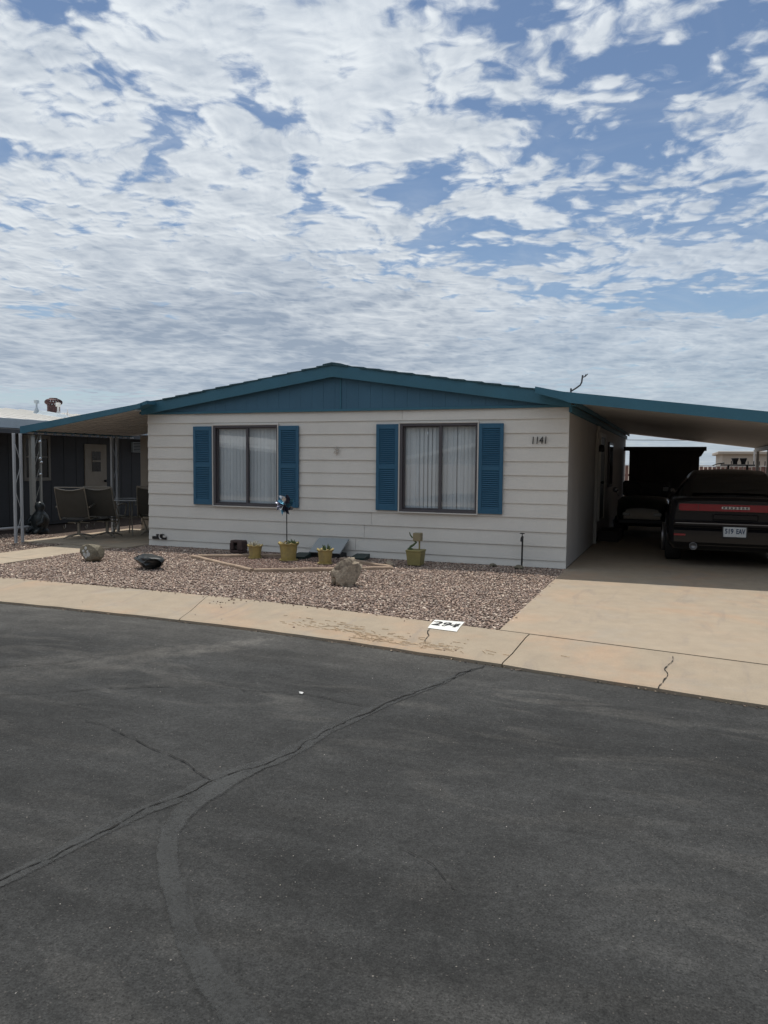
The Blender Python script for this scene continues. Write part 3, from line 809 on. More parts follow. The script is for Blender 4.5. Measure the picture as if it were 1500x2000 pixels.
# windows
def window(i, x0, x1, z0, z1):
    lab = ('left front sliding window with grey vertical blinds', 'right front sliding window with pleated vertical blinds')[i]
    w = thing('window', ((x0 + x1) / 2, 0, z0), lab, 'x'); del w['category']; w.parent = house; w.location = Vector(((x0 + x1) / 2, 0, z0)) - house.location
    t = MB(); e = .020
    t.cbox(x0 - e, x0, -.062, .02, z0 - e, z1 + e, .003); t.cbox(x1, x1 + e, -.062, .02, z0 - e, z1 + e, .003)
    t.cbox(x0 + .0005, x1 - .0005, -.061, .02, z1, z1 + e, .003); t.cbox(x0 + .0005, x1 - .0005, -.066, .02, z0 - e, z0, .003)
    t.build('trim', M_TRIM, w)
    f = MB(); a = .028
    f.cbox(x0, x0 + a * 1.5, -.050, .055, z0, z1, .003); f.cbox(x1 - a * .8, x1, -.050, .055, z0, z1, .003)
    f.cbox(x0 + a * 1.5, x1 - a * .8, -.050, .055, z1 - a * 1.35, z1, .003); f.cbox(x0 + a * 1.5, x1 - a * .8, -.052, .055, z0, z0 + a * 1.3, .003)
    f.build('frame', M_BRONZE, w)
    xm = x0 + (x1 - x0) * .525
    gx0, gx1, gz0, gz1 = x0 + a * 1.5, x1 - a * .8, z0 + a * 1.3, z1 - a * 1.35
    s = MB(); s.cbox(xm - .022, xm + .022, -.030, .030, gz0, gz1, .003)
    s.cbox(gx0, gx0 + .028, -.004, .028, gz0, gz1, .002); s.cbox(gx0 + .028, xm - .022, -.004, .028, gz1 - .02, gz1, .002); s.cbox(gx0 + .028, xm - .022, -.004, .028, gz0, gz0 + .025, .002)
    s.cbox(xm + .022, gx1, -.026, -.004, gz1 - .014, gz1, .002); s.cbox(xm + .022, gx1, -.026, -.004, gz0, gz0 + .02, .002); s.cbox(gx1 - .014, gx1, -.026, -.004, gz0 + .02, gz1 - .014, .002)
    s.build('sash', M_BRONZE, w)
    MB().add([(gx0 + .028, .012, gz0 + .02), (xm, .012, gz0 + .02), (xm, .012, gz1 - .015), (gx0 + .028, .012, gz1 - .015)], [(0, 1, 2, 3)]).build('pane', M_GLASS, w)
    MB().add([(xm, -.014, gz0 + .015), (gx1 - .01, -.014, gz0 + .015), (gx1 - .01, -.014, gz1 - .01), (xm, -.014, gz1 - .01)], [(0, 1, 2, 3)]).build('pane', M_GLASS, w)
    # vertical blinds: slightly turned slats that overlap, hung close behind the glass
    rn = random.Random(50 + i); x = gx0 + .0; base = None
    sw = .083
    prof = [(-sw / 2, .0), (-sw / 4, .006), (0, .008), (sw / 4, .006), (sw / 2, .0)]
    hgt = gz1 - gz0 - .01
    grid = [[(u, -v, 0) for u, v in prof], [(u, -v, hgt) for u, v in prof]]
    k = 0
    while x < gx1 + .02:
        ang = math.radians(rn.uniform(14, 26) * (1 if i == 0 else -1) + rn.uniform(-4, 4))
        if i == 1: ang = math.radians(rn.choice((-24, -16, 10, 20)))
        if base is None:
            base = MB().sheet(grid, True).build('blind_slat', M_BLIND); o = base; o.parent = w
        else:
            o = share(base, 'blind_slat', w)
        o.location = (x - (x0 + x1) / 2, .085 + rn.uniform(-.004, .004), gz0 - z0 + .005); o.rotation_euler = (0, rn.uniform(-.004, .004), ang)
        x += .0665; k += 1
    MB().box(x0, x1, .112, .20, z1 - .12, z1 + .0).build('blind_head_rail', M_BLIND, w)
    return w
for i, q in enumerate(WINS): window(i, *q)

# louvered shutters
def shutter(x0, x1, z0, z1, first=[None, None]):
    s = MB(); y0, y1 = -.066, -.040; st = .052
    s.cbox(x0, x0 + st, y0, y1, z0, z1, .004); s.cbox(x1 - st, x1, y0, y1, z0, z1, .004)
    zm = z0 + (z1 - z0) * .505
    for a, c in ((z0, z0 + .085), (zm - .035, zm + .035), (z1 - .075, z1)): s.cbox(x0 + st - .001, x1 - st + .001, y0 + .001, y1, a, c, .004)
    s.box(x0 + .01, x1 - .01, -.0405, -.036, z0 + .01, z1 - .01)
    o = s.build('shutter', M_SHUT, house)
    lw = x1 - x0 - 2 * st
    for a, c in ((z0 + .085, zm - .035), (zm + .035, z1 - .075)):
        n = 18; p = (c - a) / n
        for k in range(n):
            z = a + p * (k + .5)
            if first[0] is None:
                first[0] = MB().hexa([(-.5, -.0255, -p * .40), (.5, -.0255, -p * .40), (.5, -.019, -p * .48), (-.5, -.019, -p * .48), (-.5, -.006, p * .42), (.5, -.006, p * .42), (.5, .0, p * .34), (-.5, .0, p * .34)])
            l = first[1]
            if l is None:
                l = first[1] = fixn(first[0].build('louver', M_SHUT)); l.parent = o
            else: l = share(l, 'louver', o)
            l.location = Vector(((x0 + x1) / 2, -.0395, z)) - wloc(o); l.scale = (lw, 1, 1)
    return o
for x0, x1, dz in ((-6.345, -5.968, .0), (-4.677, -4.305, -.004), (-2.945, -2.578, .004), (-1.302, -.935, .0)):
    shutter(x0, x1, .758 + dz, 2.098 + dz)

# house number, skirting vent, wall ornament
num = text_mesh('1141', .150, .006, 'house_number', M_BLACK, Matrix.Translation((-.42, -.040, 1.842)) @ Matrix.Rotation(math.pi / 2, 4, 'X') @ Matrix.Rotation(math.radians(1.0), 4, 'Z'), house, shear=.12, xscale=.80)
num['label'] = 'black curled metal numerals 1141'
v = MB(); v.cbox(-7.235, -6.93, -.052, -.036, .115, .165, .003); v.cbox(-7.15, -6.98, -.050, -.036, .165, .205, .003)
vent = v.build('skirting_vent', M_BLACK, house)
pts = [(-7.03 + .045 * math.cos(t), -.058, .168 + .05 * math.sin(t)) for t in [math.radians(70 + 22 * k) for k in range(10)]]
MB().tube(pts, .011, 8).build('bracket', M_TRIM, vent)
MB().cbox(-7.00, -6.94, -.060, -.0525, .15, .185, .003).build('bracket', M_TRIM, vent)
orn = MB()
for k in range(6):
    a = k * math.pi / 3 + .3
    orn.tube([(-3.63, -.036, 1.69), (-3.63 + .035 * math.cos(a), -.052, 1.69 + .045 * math.sin(a)), (-3.63 + .060 * math.cos(a + .3), -.046, 1.69 + .075 * math.sin(a + .3))], [.006, .010, .003], 6)
orn.build('wall_ornament', mat('ornament_cream', (.50, .46, .41), .6), house)
# right side: ledger, downspout, door, side window, lamp
MB().cbox(.0015, .045, -.10, LEN, 2.24, 2.335, .004).build('ledger_board', M_TEAL, house)
MB().cbox(.004, .064, 3.58, 3.65, .02, 1.98, .006).build('downspout', mat('beige_downspout', (.42, .40, .37), .5), house)
MB().tube([(.034, 3.615, 1.98), (.034, 3.615, 2.1), (.06, 3.615, 2.22)], .03, 8).build('downspout_elbow', _MATS['beige_downspout'], house)
dr = MB().cbox(.0005, .03, 4.35, 5.25, .42, 2.05, .004).build('door', mat('side_door', (.10, .10, .105), .5), house)
fr = MB(); fr.cbox(.001, .045, 4.27, 4.348, .40, 2.13, .004); fr.cbox(.001, .045, 5.252, 5.33, .40, 2.13, .004); fr.cbox(.001, .045, 4.349, 5.251, 2.052, 2.13, .004); fr.build('frame', M_TRIM, dr)
MB().lathe([(.0, .0), (.02, .0), (.02, .03), (.03, .045), (.025, .07), (0, .075)], (.03, 4.43, 1.15), 12, axis='x').build('handle', M_BLACK, dr)
st = MB(); st.cbox(.02, .42, 4.3, 5.3, .0, .2, .01); st.build('step', M_DARKIN, house)
sw_ = MB().cbox(.001, .04, 6.3, 7.3, 1.0, 2.0, .004).build('window', M_BRONZE, house)
MB().add([(.0415, 6.36, 1.06), (.0415, 7.24, 1.06), (.0415, 7.24, 1.94), (.0415, 6.36, 1.94)], [(0, 1, 2, 3)]).build('pane', mat('dark_pane', (.02, .022, .025), .08, spec=.6), sw_)
MB().lathe([(0, 0), (.05, 0), (.06, .03), (.045, .12), (.0, .14)], (.08, 4.0, 1.75), 12).build('porch_lamp', M_BLACK, house)
# enclosed room on the left side of the house
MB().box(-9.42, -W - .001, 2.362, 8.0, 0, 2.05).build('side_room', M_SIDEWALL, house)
for k in range(9):
    a = -9.42 + k * .2311
    MB().cbox(a + .003, a + .228, 2.346, 2.362, .012, 1.99, .004).build('wall_panel', mat('tan_panel', (.42, .37, .31), .7), house)

# ------------------------------------------------------------------ carport on the right
M_PAN = mat('awning_pan', (.56, .545, .53), .5, .06, 2.0, .04, 40, metal=.0)
M_POSTW = mat('white_post', (.46, .48, .50), .45, .06, 5)
cp = thing('carport', (2.0, 5.5, 0), 'long low carport roof with blue front fascia sheltering a black car', 'carport')
def zc(x): return 2.47 - .123 * (x - .1)
CX1, CYF, CYB = 4.05, -.45, 12.3
def pan_panels(root, xa, xb, zf, y0, y1, pw):
    n = int(round((y1 - y0) / pw)); pw = (y1 - y0) / n; base = None
    for i in range(n):
        a = y0 + pw * i
        prof = [(0, 0), (0, -.045), (.014, -.045), (.014, -.012), (.034, 0 - .002 - .055), (pw - .034, -.057), (pw - .014, -.012), (pw - .001, -.012), (pw - .001, 0)]
        prof = [(0, 0), (pw - .001, 0), (pw - .001, -.020), (pw - .022, -.020), (pw - .030, -.060), (.030, -.060), (.022, -.020), (0, -.020)]
        if base is None:
            mb = MB(); vs = [(xa, a + u, zf(xa) + w) for u, w in prof] + [(xb, a + u, zf(xb) + w) for u, w in prof]; k = len(prof)
            mb.add(vs, [tuple(range(k)), tuple(range(2 * k - 1, k - 1, -1))] + [(j, k + j, k + (j + 1) % k, (j + 1) % k) for j in range(k)])
            base = fixn(mb.build('roof_panel', M_PAN, root))
        else: share(base, 'roof_panel', root, (0, pw * i, 0))
pan_panels(cp, .055, CX1 - .03, lambda x: zc(x) - .01, CYF + .03, CYB, .305)
fixn(MB().prism([(-.42, ztop(-.42) + .004), (-.06, zc(-.06) + .012), (CX1, zc(CX1) + .012), (CX1, zc(CX1) - .132), (-.06 + .12, zc(.06) - .132), (-.06, zc(-.06) - .10), (-.42, ztop(-.42) - .085)], 'y', CYF, CYF + .026).build('fascia', M_TEAL, cp))
fixn(MB().prism([(-.40, ztop(-.4) - .004), (.056, zc(.056) + .008), (.056, zc(.056) - .06), (-.40, ztop(-.4) - .07)], 'y', CYF + .027, -.18).build('flashing', M_TEAL, cp))
MB().cbox(CX1 - .029, CX1 + .03, CYF + .027, CYB, zc(CX1) - .15, zc(CX1) + .01, .004).build('gutter', M_TEAL, cp)
MB().cbox(3.40, 3.48, CYF + .04, CYB - .1, zc(3.44) - .17, zc(3.44) - .071, .004).build('beam', M_PAN, cp)
for y in (-.1, 2.9, 5.9, 8.9, 11.6):
    MB().cbox(3.405, 3.475, y, y + .07, .0, zc(3.44) - .171, .006).build('post', M_POSTW, cp)

# ------------------------------------------------------------------ patio awning on the left
aw = thing('patio_awning', (-8.6, 1.0, 0), 'low patio awning with blue fascia shading chairs beside the house', 'awning')
def za(x): return 2.45 + .135 * (x + 7.29)
AX0, AYF, AYB = -9.86, -.45, 2.62
pan_panels(aw, -9.80, -W - .02, lambda x: za(x) - .012, AYF + .03, AYB, .256)
fixn(MB().prism([(AX0, za(AX0) + .008), (-7.14, za(-7.14) + .008), (-7.14, za(-7.14) - .065), (-7.36, za(-7.36) - .085), (AX0 + .1, za(AX0 + .1) - .125), (AX0, za(AX0) - .125)], 'y', AYF, AYF + .026).build('fascia', M_TEAL, aw))
fixn(MB().prism([(-7.31, za(-7.31) + .0), (-7.02, ztop(-7.02) - .03), (-7.02, ztop(-7.02) - .09), (-7.31, za(-7.31) - .06)], 'y', AYF + .027, -.18).build('flashing', M_TEAL, aw))
MB().cbox(AX0, AX0 + .055, AYF + .027, AYB, za(AX0) - .085, za(AX0) + .006, .004).build('gutter', M_TEAL, aw)
tabs = None
for k in range(13):
    y = AYF + .12 + k * .232
    t_ = MB().cbox(AX0 + .057, AX0 + .085, y, y + .13, za(AX0) - .118, za(AX0) - .088, .003) if tabs is None else None
    if tabs is None: tabs = t_.build('drip_tab', M_POSTW, aw)
    else: share(tabs, 'drip_tab', aw, (0, k * .232, 0))
def scroll_pair(root, x, ya_, yb_, ztop_, m, r=.021, z0=0.0):
    for y in (ya_, yb_): MB().cbox(x - r, x + r, y - r, y + r, z0, ztop_, .003).build('post', m, root)
    s = MB(); n = 4
    for k in range(n):
        a = z0 + .1 + (ztop_ - z0 - .2) * k / n; c = z0 + .1 + (ztop_ - z0 - .2) * (k + 1) / n; ym = (ya_ + yb_) / 2; hw = abs(yb_ - ya_) / 2 - r
        s.tube([(x, ym + hw * math.cos(t) * (1 if k % 2 else -1), a + (c - a) * (t / math.pi)) for t in [math.pi * j / 10 for j in range(11)]], .006, 6)
    s.build('scroll', m, root)
scroll_pair(aw, -9.62, -.40 - .42, -.40 - .27, 1.97, M_POSTW)
scroll_pair(aw, -9.52, 1.58, 1.74, 1.98, M_POSTW, r=.026)

# ------------------------------------------------------------------ neighbouring home on the left
M_NWALL = mat('dark_grey_wall', (.070, .074, .080), .8, .1, 1.5, .06, 40)
M_NTRIM = mat('tan_trim', (.24, .225, .20), .6)
M_NROOF = mat('white_metal_roof', (.78, .76, .72), .5, .05, 1.0, .03, 20)
M_NFASC = mat('grey_fascia', (.40, .46, .50), .5)
M_NDOOR = mat('beige_door', (.30, .265, .215), .55)
M_DPANE = mat('dark_pane', (.02, .022, .025), .08)
nb = thing('neighbour_home', (-14.5, 6, 0), 'dark grey neighbouring home with white metal roof and beige door, left of the patio', 'house')
MB().box(-20.5, -12.2, -3.0, 13, 0, 2.30).build('wall', M_NWALL, nb)
base = None
for k in range(40):
    y = -3.0 + .4 * k
    if base is None: base = MB().cbox(-12.199, -12.188, y + .006, y + .394, .05, 2.29, .004).build('wall_panel', M_NWALL, nb)
    else: share(base, 'wall_panel', nb, (0, .4 * k, 0))
def nz(x): return 2.84 - .135 * abs(x + 15.2)
pr = None
for s, xe in ((1, -11.25), (-1, -20.8)):
    n = 34
    for k in range(n):
        y = -3.4 + k * .5
        q = [(-15.2, nz(-15.2)), (xe, nz(xe)), (xe, nz(xe) - .05), (-15.2, nz(-15.2) - .05)]
        if k == 0:
            pr = fixn(MB().prism(q, 'y', y + .002, y + .497).build('roof_panel', M_NROOF, nb)); rb = MB().prism([(-15.2, nz(-15.2) + .028), (xe, nz(xe) + .028), (xe, nz(xe) + .001), (-15.2, nz(-15.2) + .001)], 'y', y, y + .03).build('seam', M_NROOF, pr); fixn(rb)
        else:
            o = share(pr, 'roof_panel', nb, (0, .5 * k, 0)); share(rb, 'seam', o)
MB().cbox(-11.25, -11.20, -3.42, 13.6, nz(-11.25) - .165, nz(-11.25) + .035, .005).build('fascia', M_NFASC, nb)
MB().box(-12.19, -11.26, -3.3, 13.5, nz(-11.26) - .10, nz(-11.26) - .085).build('soffit', M_NWALL, nb)
w = MB(); w.cbox(-12.187, -12.150, 1.79, 1.86, 1.02, 2.06, .004); w.cbox(-12.187, -12.150, 2.50, 2.57, 1.02, 2.06, .004); w.cbox(-12.187, -12.150, 1.861, 2.499, 1.98, 2.06, .004); w.cbox(-12.187, -12.150, 1.861, 2.499, 1.02, 1.10, .004); w.cbox(-12.18, -12.160, 1.861, 2.499, 1.55, 1.585, .003)
w = w.build('window', M_NTRIM, nb)
MB().box(-12.186, -12.176, 1.861, 2.499, 1.101, 1.979).build('pane', M_DPANE, w)
d_ = MB().cbox(-12.187, -12.155, 3.66, 4.42, .05, 1.90, .005).build('door', M_NDOOR, nb)
MB().box(-12.154, -12.148, 3.90, 4.20, 1.22, 1.72).build('pane', M_DPANE, d_)
MB().box(-12.1475, -12.140, 3.90, 4.20, 1.46, 1.50).build('muntin', M_NDOOR, d_)
MB().lathe([(0, 0), (.03, 0), (.03, .02), (.035, .05), (0, .06)], (-12.155, 4.34, .98), 10, axis='x').build('handle', M_BLACK, d_)
v = MB(); v.cbox(-12.187, -12.12, 5.38, 5.82, 1.72, 2.0, .005); v = v.build('wall_air_conditioner', M_NFASC, nb)
for k in range(6): MB().box(-12.119, -12.110, 5.41, 5.79, 1.75 + k * .04, 1.77 + k * .04).build('grille_slat', M_NWALL, v)
# turbine vent and pipes on its roof
M_RUST = mat('brown_metal', (.085, .045, .045), .6, .2, 10, metal=.3)
tv = MB(); cx, cy, cz = -14.0, 4.55, nz(-14.0)
tv.lathe([(.165, -.02), (.160, .24), (.168, .26)], (cx, cy, cz), 20)
tv = tv.build('turbine_vent', M_RUST, nb)
for k in range(18):
    a = 2 * math.pi * k / 18; pts = []
    g = [[], []]
    for j in range(9):
        ph = math.pi * (j / 8); r = .10 + .125 * math.sin(ph) ** .6; z = cz + .25 + .19 * j / 8
        for e in (0, 1):
            aa = a + e * .26 + .5 * j / 8
            g[e].append((cx + (r - .02 * e) * math.cos(aa), cy + (r - .02 * e) * math.sin(aa), z))
    MB().sheet(g).build('fin', M_RUST, tv)
MB().lathe([(0, .455), (.09, .455), (.11, .445), (.09, .43)], (cx, cy, cz), 16).build('cap', M_RUST, tv)
vp = MB(); x, y = -14.0, 3.98; z = nz(x)
vp.lathe([(.10, -.02), (.05, .12), (.022, .16), (.022, .27)], (x, y, z), 12); vp.cbox(x - .045, x + .045, y - .05, y + .05, z + .27, z + .36, .008)
vp.build('vent_pipe', M_NFASC, nb)
vp = MB(); x, y = -13.55, 4.25; z = nz(x); vp.lathe([(.11, -.02), (.05, .10), (.025, .15), (.025, .26)], (x, y, z), 12); vp.cbox(x - .045, x + .045, y - .05, y + .05, z + .26, z + .36, .008); vp.build('vent_pipe', M_NROOF, nb)
vp = MB(); x, y = -14.0, 5.04; z = nz(x); vp.lathe([(.07, -.02), (.03, .08), (.012, .12), (.012, .2), (.0, .2)], (x, y, z), 10); vp.build('vent_pipe', M_NROOF, nb)
MB().hexa([(-13.9, 3.85, nz(-13.9) + .0), (-13.2, 3.85, nz(-13.2)), (-13.2, 4.35, nz(-13.2)), (-13.9, 4.35, nz(-13.9)), (-13.85, 3.95, nz(-13.9) + .09), (-13.3, 3.95, nz(-13.2) + .10), (-13.3, 4.25, nz(-13.2) + .10), (-13.85, 4.25, nz(-13.9) + .09)]).build('roof_hatch', M_NFASC, nb)
# porch posts of that home beside the gap
M_POSTC = mat('cream_post', (.42, .42, .39), .5, .05, 4)
MB().cbox(-11.06, -10.98, .88, .98, .0, 2.10, .005).build('porch_post', M_POSTC, nb)
scr = MB()
MB().cbox(-11.03, -10.99, 1.12, 1.165, .0, 2.10, .004).build('porch_post', M_POSTC, nb)
for k in range(5):
    z0_ = .3 + .36 * k
    scr.tube([(-11.01, .99 + .12 * t, z0_ + .30 * t) for t in (0, .25, .5, .75, 1)], .007, 6)
scr.build('scroll', M_POSTC, nb)
MB().cbox(-11.18, -10.9, -3.3, 13.4, 2.02, 2.115, .005).build('porch_beam', M_NWALL, nb)

# wind chime of glass floats between those posts
M_GLOBE = mat('mirror_globe', (.75, .78, .80), .12, .05, 5, metal=.9)
ch = thing('wind_chime', (-10.93, 1.05, 1.1), 'string of small shiny globes hanging between the cream porch posts', 'ornament')
MB().tube([(-10.93, 1.05, 2.05), (-10.93, 1.05, 1.05)], .003, 5).build('cord', M_BLACK, ch)
for z in (1.88, 1.53, 1.45, 1.2):
    bmx = bmesh.new(); bmesh.ops.create_uvsphere(bmx, u_segments=12, v_segments=8, radius=.035, matrix=Matrix.Translation((-10.93, 1.05 + (.03 if z == 1.45 else 0), z))); MB().bm(bmx, True).build('globe', M_GLOBE, ch)

# low white rail on the ground and a garden figure
MB_ = MB().tube([(-10.75, -3.2, .16), (-10.75, -.2, .155), (-10.75, .6, .15)], .028, 10)
for y in (-3.0, -1.6, -.2, .5): MB_.tube([(-10.75, y, .0), (-10.75, y, .155)], .02, 8)
tag(MB_.build('edge_rail', M_POSTW), 'low white pipe rail beside the neighbour carport at left edge', 'rail')
M_STAT = mat('dark_bronze_statue', (.035, .042, .045), .35, .3, 14, .2, 60, .4, 40, metal=.3)
st = MB(); cx, cy = -10.62, .72
st.lathe([(.0, .0), (.16, .0), (.17, .05), (.15, .09), (.13, .12), (.165, .20), (.18, .29), (.15, .38), (.10, .44), (.075, .47), (.095, .52), (.10, .57), (.07, .63), (.0, .66)], (cx, cy, 0), 16)
for s in (-1, 1):
    st.tube([(cx + s * .14, cy - .06, .36), (cx + s * .19, cy - .13, .25), (cx + s * .10, cy - .17, .19)], [.045, .04, .035], 8)
    st.tube([(cx + s * .09, cy - .10, .12), (cx + s * .13, cy - .19, .07), (cx + s * .10, cy - .24, .03)], [.06, .05, .035], 8)
    st.lathe([(0, 0), (.022, .01), (.018, .035), (0, .04)], (cx + s * .055, cy - .04, .60), 8)
tag(st.build('garden_statue', M_STAT), 'squat dark seated garden statue beside the cream porch post', 'statue')

# ------------------------------------------------------------------ patio furniture
M_SLING = mat('sling_fabric', (.062, .058, .050), .8, .1, 8, .15, 120)
M_CFRAME = mat('bronze_tube', (.26, .24, .205), .35, .1, 8, metal=.4)
def make_chair():
    c = thing('patio_chair', (0, 0, 0), 'tmp', 'chair', 'sling chairs on the patio')
    hw = .27
    # back leans to -y, chair faces +y
    def bp(t): return (-.20 - .24 * t, .42 + .55 * t)      # y,z along the back
    fr = MB()
    for s in (-1, 1):
        fr.tube([(s * hw, .26, .40), (s * hw, -.16, .38), (s * hw, -.22, .46), (s * hw, -.33, .72), (s * hw * .98, -.44, .985)], .013, 8)
        fr.tube([(s * (hw + .03), -.28, .62), (s * (hw + .045), -.05, .66), (s * (hw + .045), .20, .64), (s * (hw + .02), .26, .55), (s * hw, .24, .42)], .013, 8)
    top = [(hw * .98 * math.sin(a), -.44, .985 - .055 * math.cos(a) ** 2) for a in [math.radians(-90 + 15 * k) for k in range(13)]]
    fr.tube(top, .012, 8); fr.tube([(-hw * .98, -.445, .99), (hw * .98, -.445, .99)], .009, 8)
    fr.tube([(-hw, .27, .40), (hw, .27, .40)], .012, 8)
    fr.build('frame', M_CFRAME, c)
    g = []
    for k in range(9):
        t = k / 8; y = -.20 - .24 * t - .03 * math.sin(math.pi * t); z = .42 + .555 * t
        g.append([(x * hw * .97, y - .02 * (1 - x * x), z - (.055 * (1 - x * x) if k == 8 else 0)) for x in (-1, -.6, -.2, .2, .6, 1)])
    fixn(MB().sheet(g).build('back_sling', M_SLING, c))
    g = []
    for k in range(7):
        t = k / 6; y = .26 - .46 * t; z = .40 - .02 * math.sin(math.pi * t)
        g.append([(x * hw * .97, y, z - .025 * (1 - x * x)) for x in (-1, -.6, -.2, .2, .6, 1)])
    fixn(MB().sheet(g).build('seat_sling', M_SLING, c))
    MB().tube([(0, .02, .07), (0, .02, .30)], .03, 10).tube([(-.2, .02, .31), (.2, .02, .31)], .014, 8).tube([(0, -.18, .31), (0, .22, .33)], .014, 8).build('pedestal', M_CFRAME, c)
    for k in range(4):
        a = math.pi / 4 + k * math.pi / 2
        MB().tube([(0, .02, .09), (.2 * math.cos(a), .02 + .2 * math.sin(a), .06), (.30 * math.cos(a), .02 + .30 * math.sin(a), .018)], [.018, .015, .012], 8).build('leg', M_CFRAME, c)
    for s in (-1, 1):
        MB().tube([(s * .2, -.16 + .06 * math.cos(a), .28 + .07 * math.sin(a)) for a in [math.radians(200 + 20 * k) for k in range(9)]], .009, 6).build('spring', M_CFRAME, c)
    return c
c1 = make_chair(); c1.location = (-9.12, .18, .012); c1.rotation_euler = (0, 0, math.radians(24)); c1['label'] = 'leftmost sling patio chair, nearest the wind chime and statue'
copy_thing(c1, (-8.87, .66, .012), math.radians(20), 'middle sling patio chair, left of the round table')
copy_thing(c1, (-8.40, 1.45, .012), math.radians(35), 'sling patio chair right of the table, beside the house corner')
tb = thing('patio_table', (-8.82, 1.30, .012), 'round glass-topped patio table between the sling chairs', 'table')
cx, cy = -8.82, 1.30
MB().lathe([(0, .70), (.40, .70), (.40, .712), (0, .712)], (cx, cy, .012), 28, False).build('glass_top', glass_mat('table_glass', 1.6, (.6, .68, .68)), tb)
MB().tube([(cx + .405 * math.cos(a), cy + .405 * math.sin(a), .716) for a in [2 * math.pi * k / 28 for k in range(29)]], .014, 8).build('rim', M_POSTW, tb)
MB().tube([(cx + .22 * math.cos(a), cy + .22 * math.sin(a), .36) for a in [2 * math.pi * k / 20 for k in range(21)]], .009, 6).build('brace_ring', M_CFRAME, tb)
for k in range(4):
    a = math.pi / 4 + k * math.pi / 2
    MB().tube([(cx + .30 * math.cos(a), cy + .30 * math.sin(a), .70), (cx + .22 * math.cos(a), cy + .22 * math.sin(a), .36), (cx + .34 * math.cos(a), cy + .34 * math.sin(a), .014)], .012, 8).build('leg', M_CFRAME, tb)

# ------------------------------------------------------------------ front yard: timbers, rocks, pots
M_TIMBER = mat('weathered_timber', (.36, .27, .20), .9, .25, 6, .2, 60, .5, 50)
def timber(a, c, label, w=.062, h=.062, z=-.022):
    a, c = Vector((*a, 0)), Vector((*c, 0)); t = (c - a).normalized(); nrm = Vector((-t.y, t.x, 0)) * w / 2
    n = 8; rows = []; rn = random.Random(label)
    mb = MB(); vs = []
    for i in range(n + 1):
        p = a.lerp(c, i / n); j = Vector((0, 0, rn.uniform(-.004, .004)))
        for e, (sx_, zz_) in enumerate(((-1, 0), (1, 0), (1, .8), (.75, 1), (-.75, 1), (-1, .8))):
            q = p + nrm * sx_ * (1 + rn.uniform(-.05, .05)); vs.append((q.x, q.y, z + h * zz_ + (j.z if zz_ else 0)))
    fs = [(i * 6 + k, i * 6 + (k + 1) % 6, (i + 1) * 6 + (k + 1) % 6, (i + 1) * 6 + k) for i in range(n) for k in range(6)] + [tuple(range(5, -1, -1)), tuple(n * 6 + k for k in range(6))]
    mb.add(vs, fs)
    return tag(fixn(mb.build('edging_timber', M_TIMBER)), label, 'timber', 'timbers edging the diamond-shaped bed')
timber(DIA[0], (DIA[1][0] + .02, DIA[1][1] + .03), 'front left timber of the diamond bed, nearest the black rock')
timber((DIA[1][0] + .06, DIA[1][1] + .015), DIA[2], 'front right timber of the diamond bed, behind the craggy pale rock')
timber((DIA[2][0] - .05, DIA[2][1] + .06), (-3.34, -.47), 'back right timber of the diamond bed, behind the rightmost round pot')
timber((DIA[0][0] + .05, DIA[0][1] + .07), (-4.35, -.48), 'back left timber of the diamond bed, behind the small left pot')

def rock(name, c, size, m, seed, label, rough=.25, sub=3, flatb=True, lump=1.6):
    bm = bmesh.new(); bmesh.ops.create_icosphere(bm, subdivisions=sub, radius=1.0)
    from mathutils import noise as mn
    off = Vector((seed * 3.1, seed * 1.7, seed * .9)); rc = random.Random(seed)
    cuts = [(Vector((rc.gauss(0, 1), rc.gauss(0, 1), rc.gauss(.2, .8))).normalized(), rc.uniform(.62, .88)) for _ in range(9)]
    for v in bm.verts:
        p = v.co.copy()
        d = mn.noise(p * lump + off) * rough + mn.noise(p * lump * 2.7 + off) * rough * .5 + (mn.voronoi(p * lump * 1.5 + off)[0][0] - .4) * rough * .9 + mn.noise(p * lump * 7 + off) * rough * .18
        q = p * (1 + d)
        for nn, dd in cuts:
            e_ = q.dot(nn) - dd
            if e_ > 0: q = q - nn * e_ * .9
        v.co = Vector((c[0] + q.x * size[0] / 2, c[1] + q.y * size[1] / 2, c[2] + (q.z * .5 + .46) * size[2]))
        if flatb and v.co.z < c[2] - .03: v.co.z = c[2] - .03
    return tag(MB().bm(bm).build(name, m), label, 'rock')
M_ROCKG = mat('grey_green_rock', (.165, .145, .105), .9, .25, 9, .3, 50, .6, 45)
M_ROCKP = mat('pale_craggy_rock', (.37, .31, .235), .92, .3, 10, .3, 45, .8, 35, tint=(.11, .085, .065), tscale=10, tamount=.85)
M_ROCKB = mat('black_glossy_rock', (.016, .020, .021), .32, .2, 8, .1, 40, .35, 18, spec=.55)
r1 = rock('boulder', (-6.67, -2.15, -.02), (.37, .33, .30), M_ROCKG, 3, 'rounded grey boulder with white painted blotches, at left of the gravel', .16, 3, True, 1.1)
M_PAW = mat('white_rock_paint', (.40, .40, .38), .8, .1, 10)
from mathutils.bvhtree import BVHTree
_bm = bmesh.new(); _bm.from_mesh(r1.data); _bvh = BVHTree.FromBMesh(_bm)
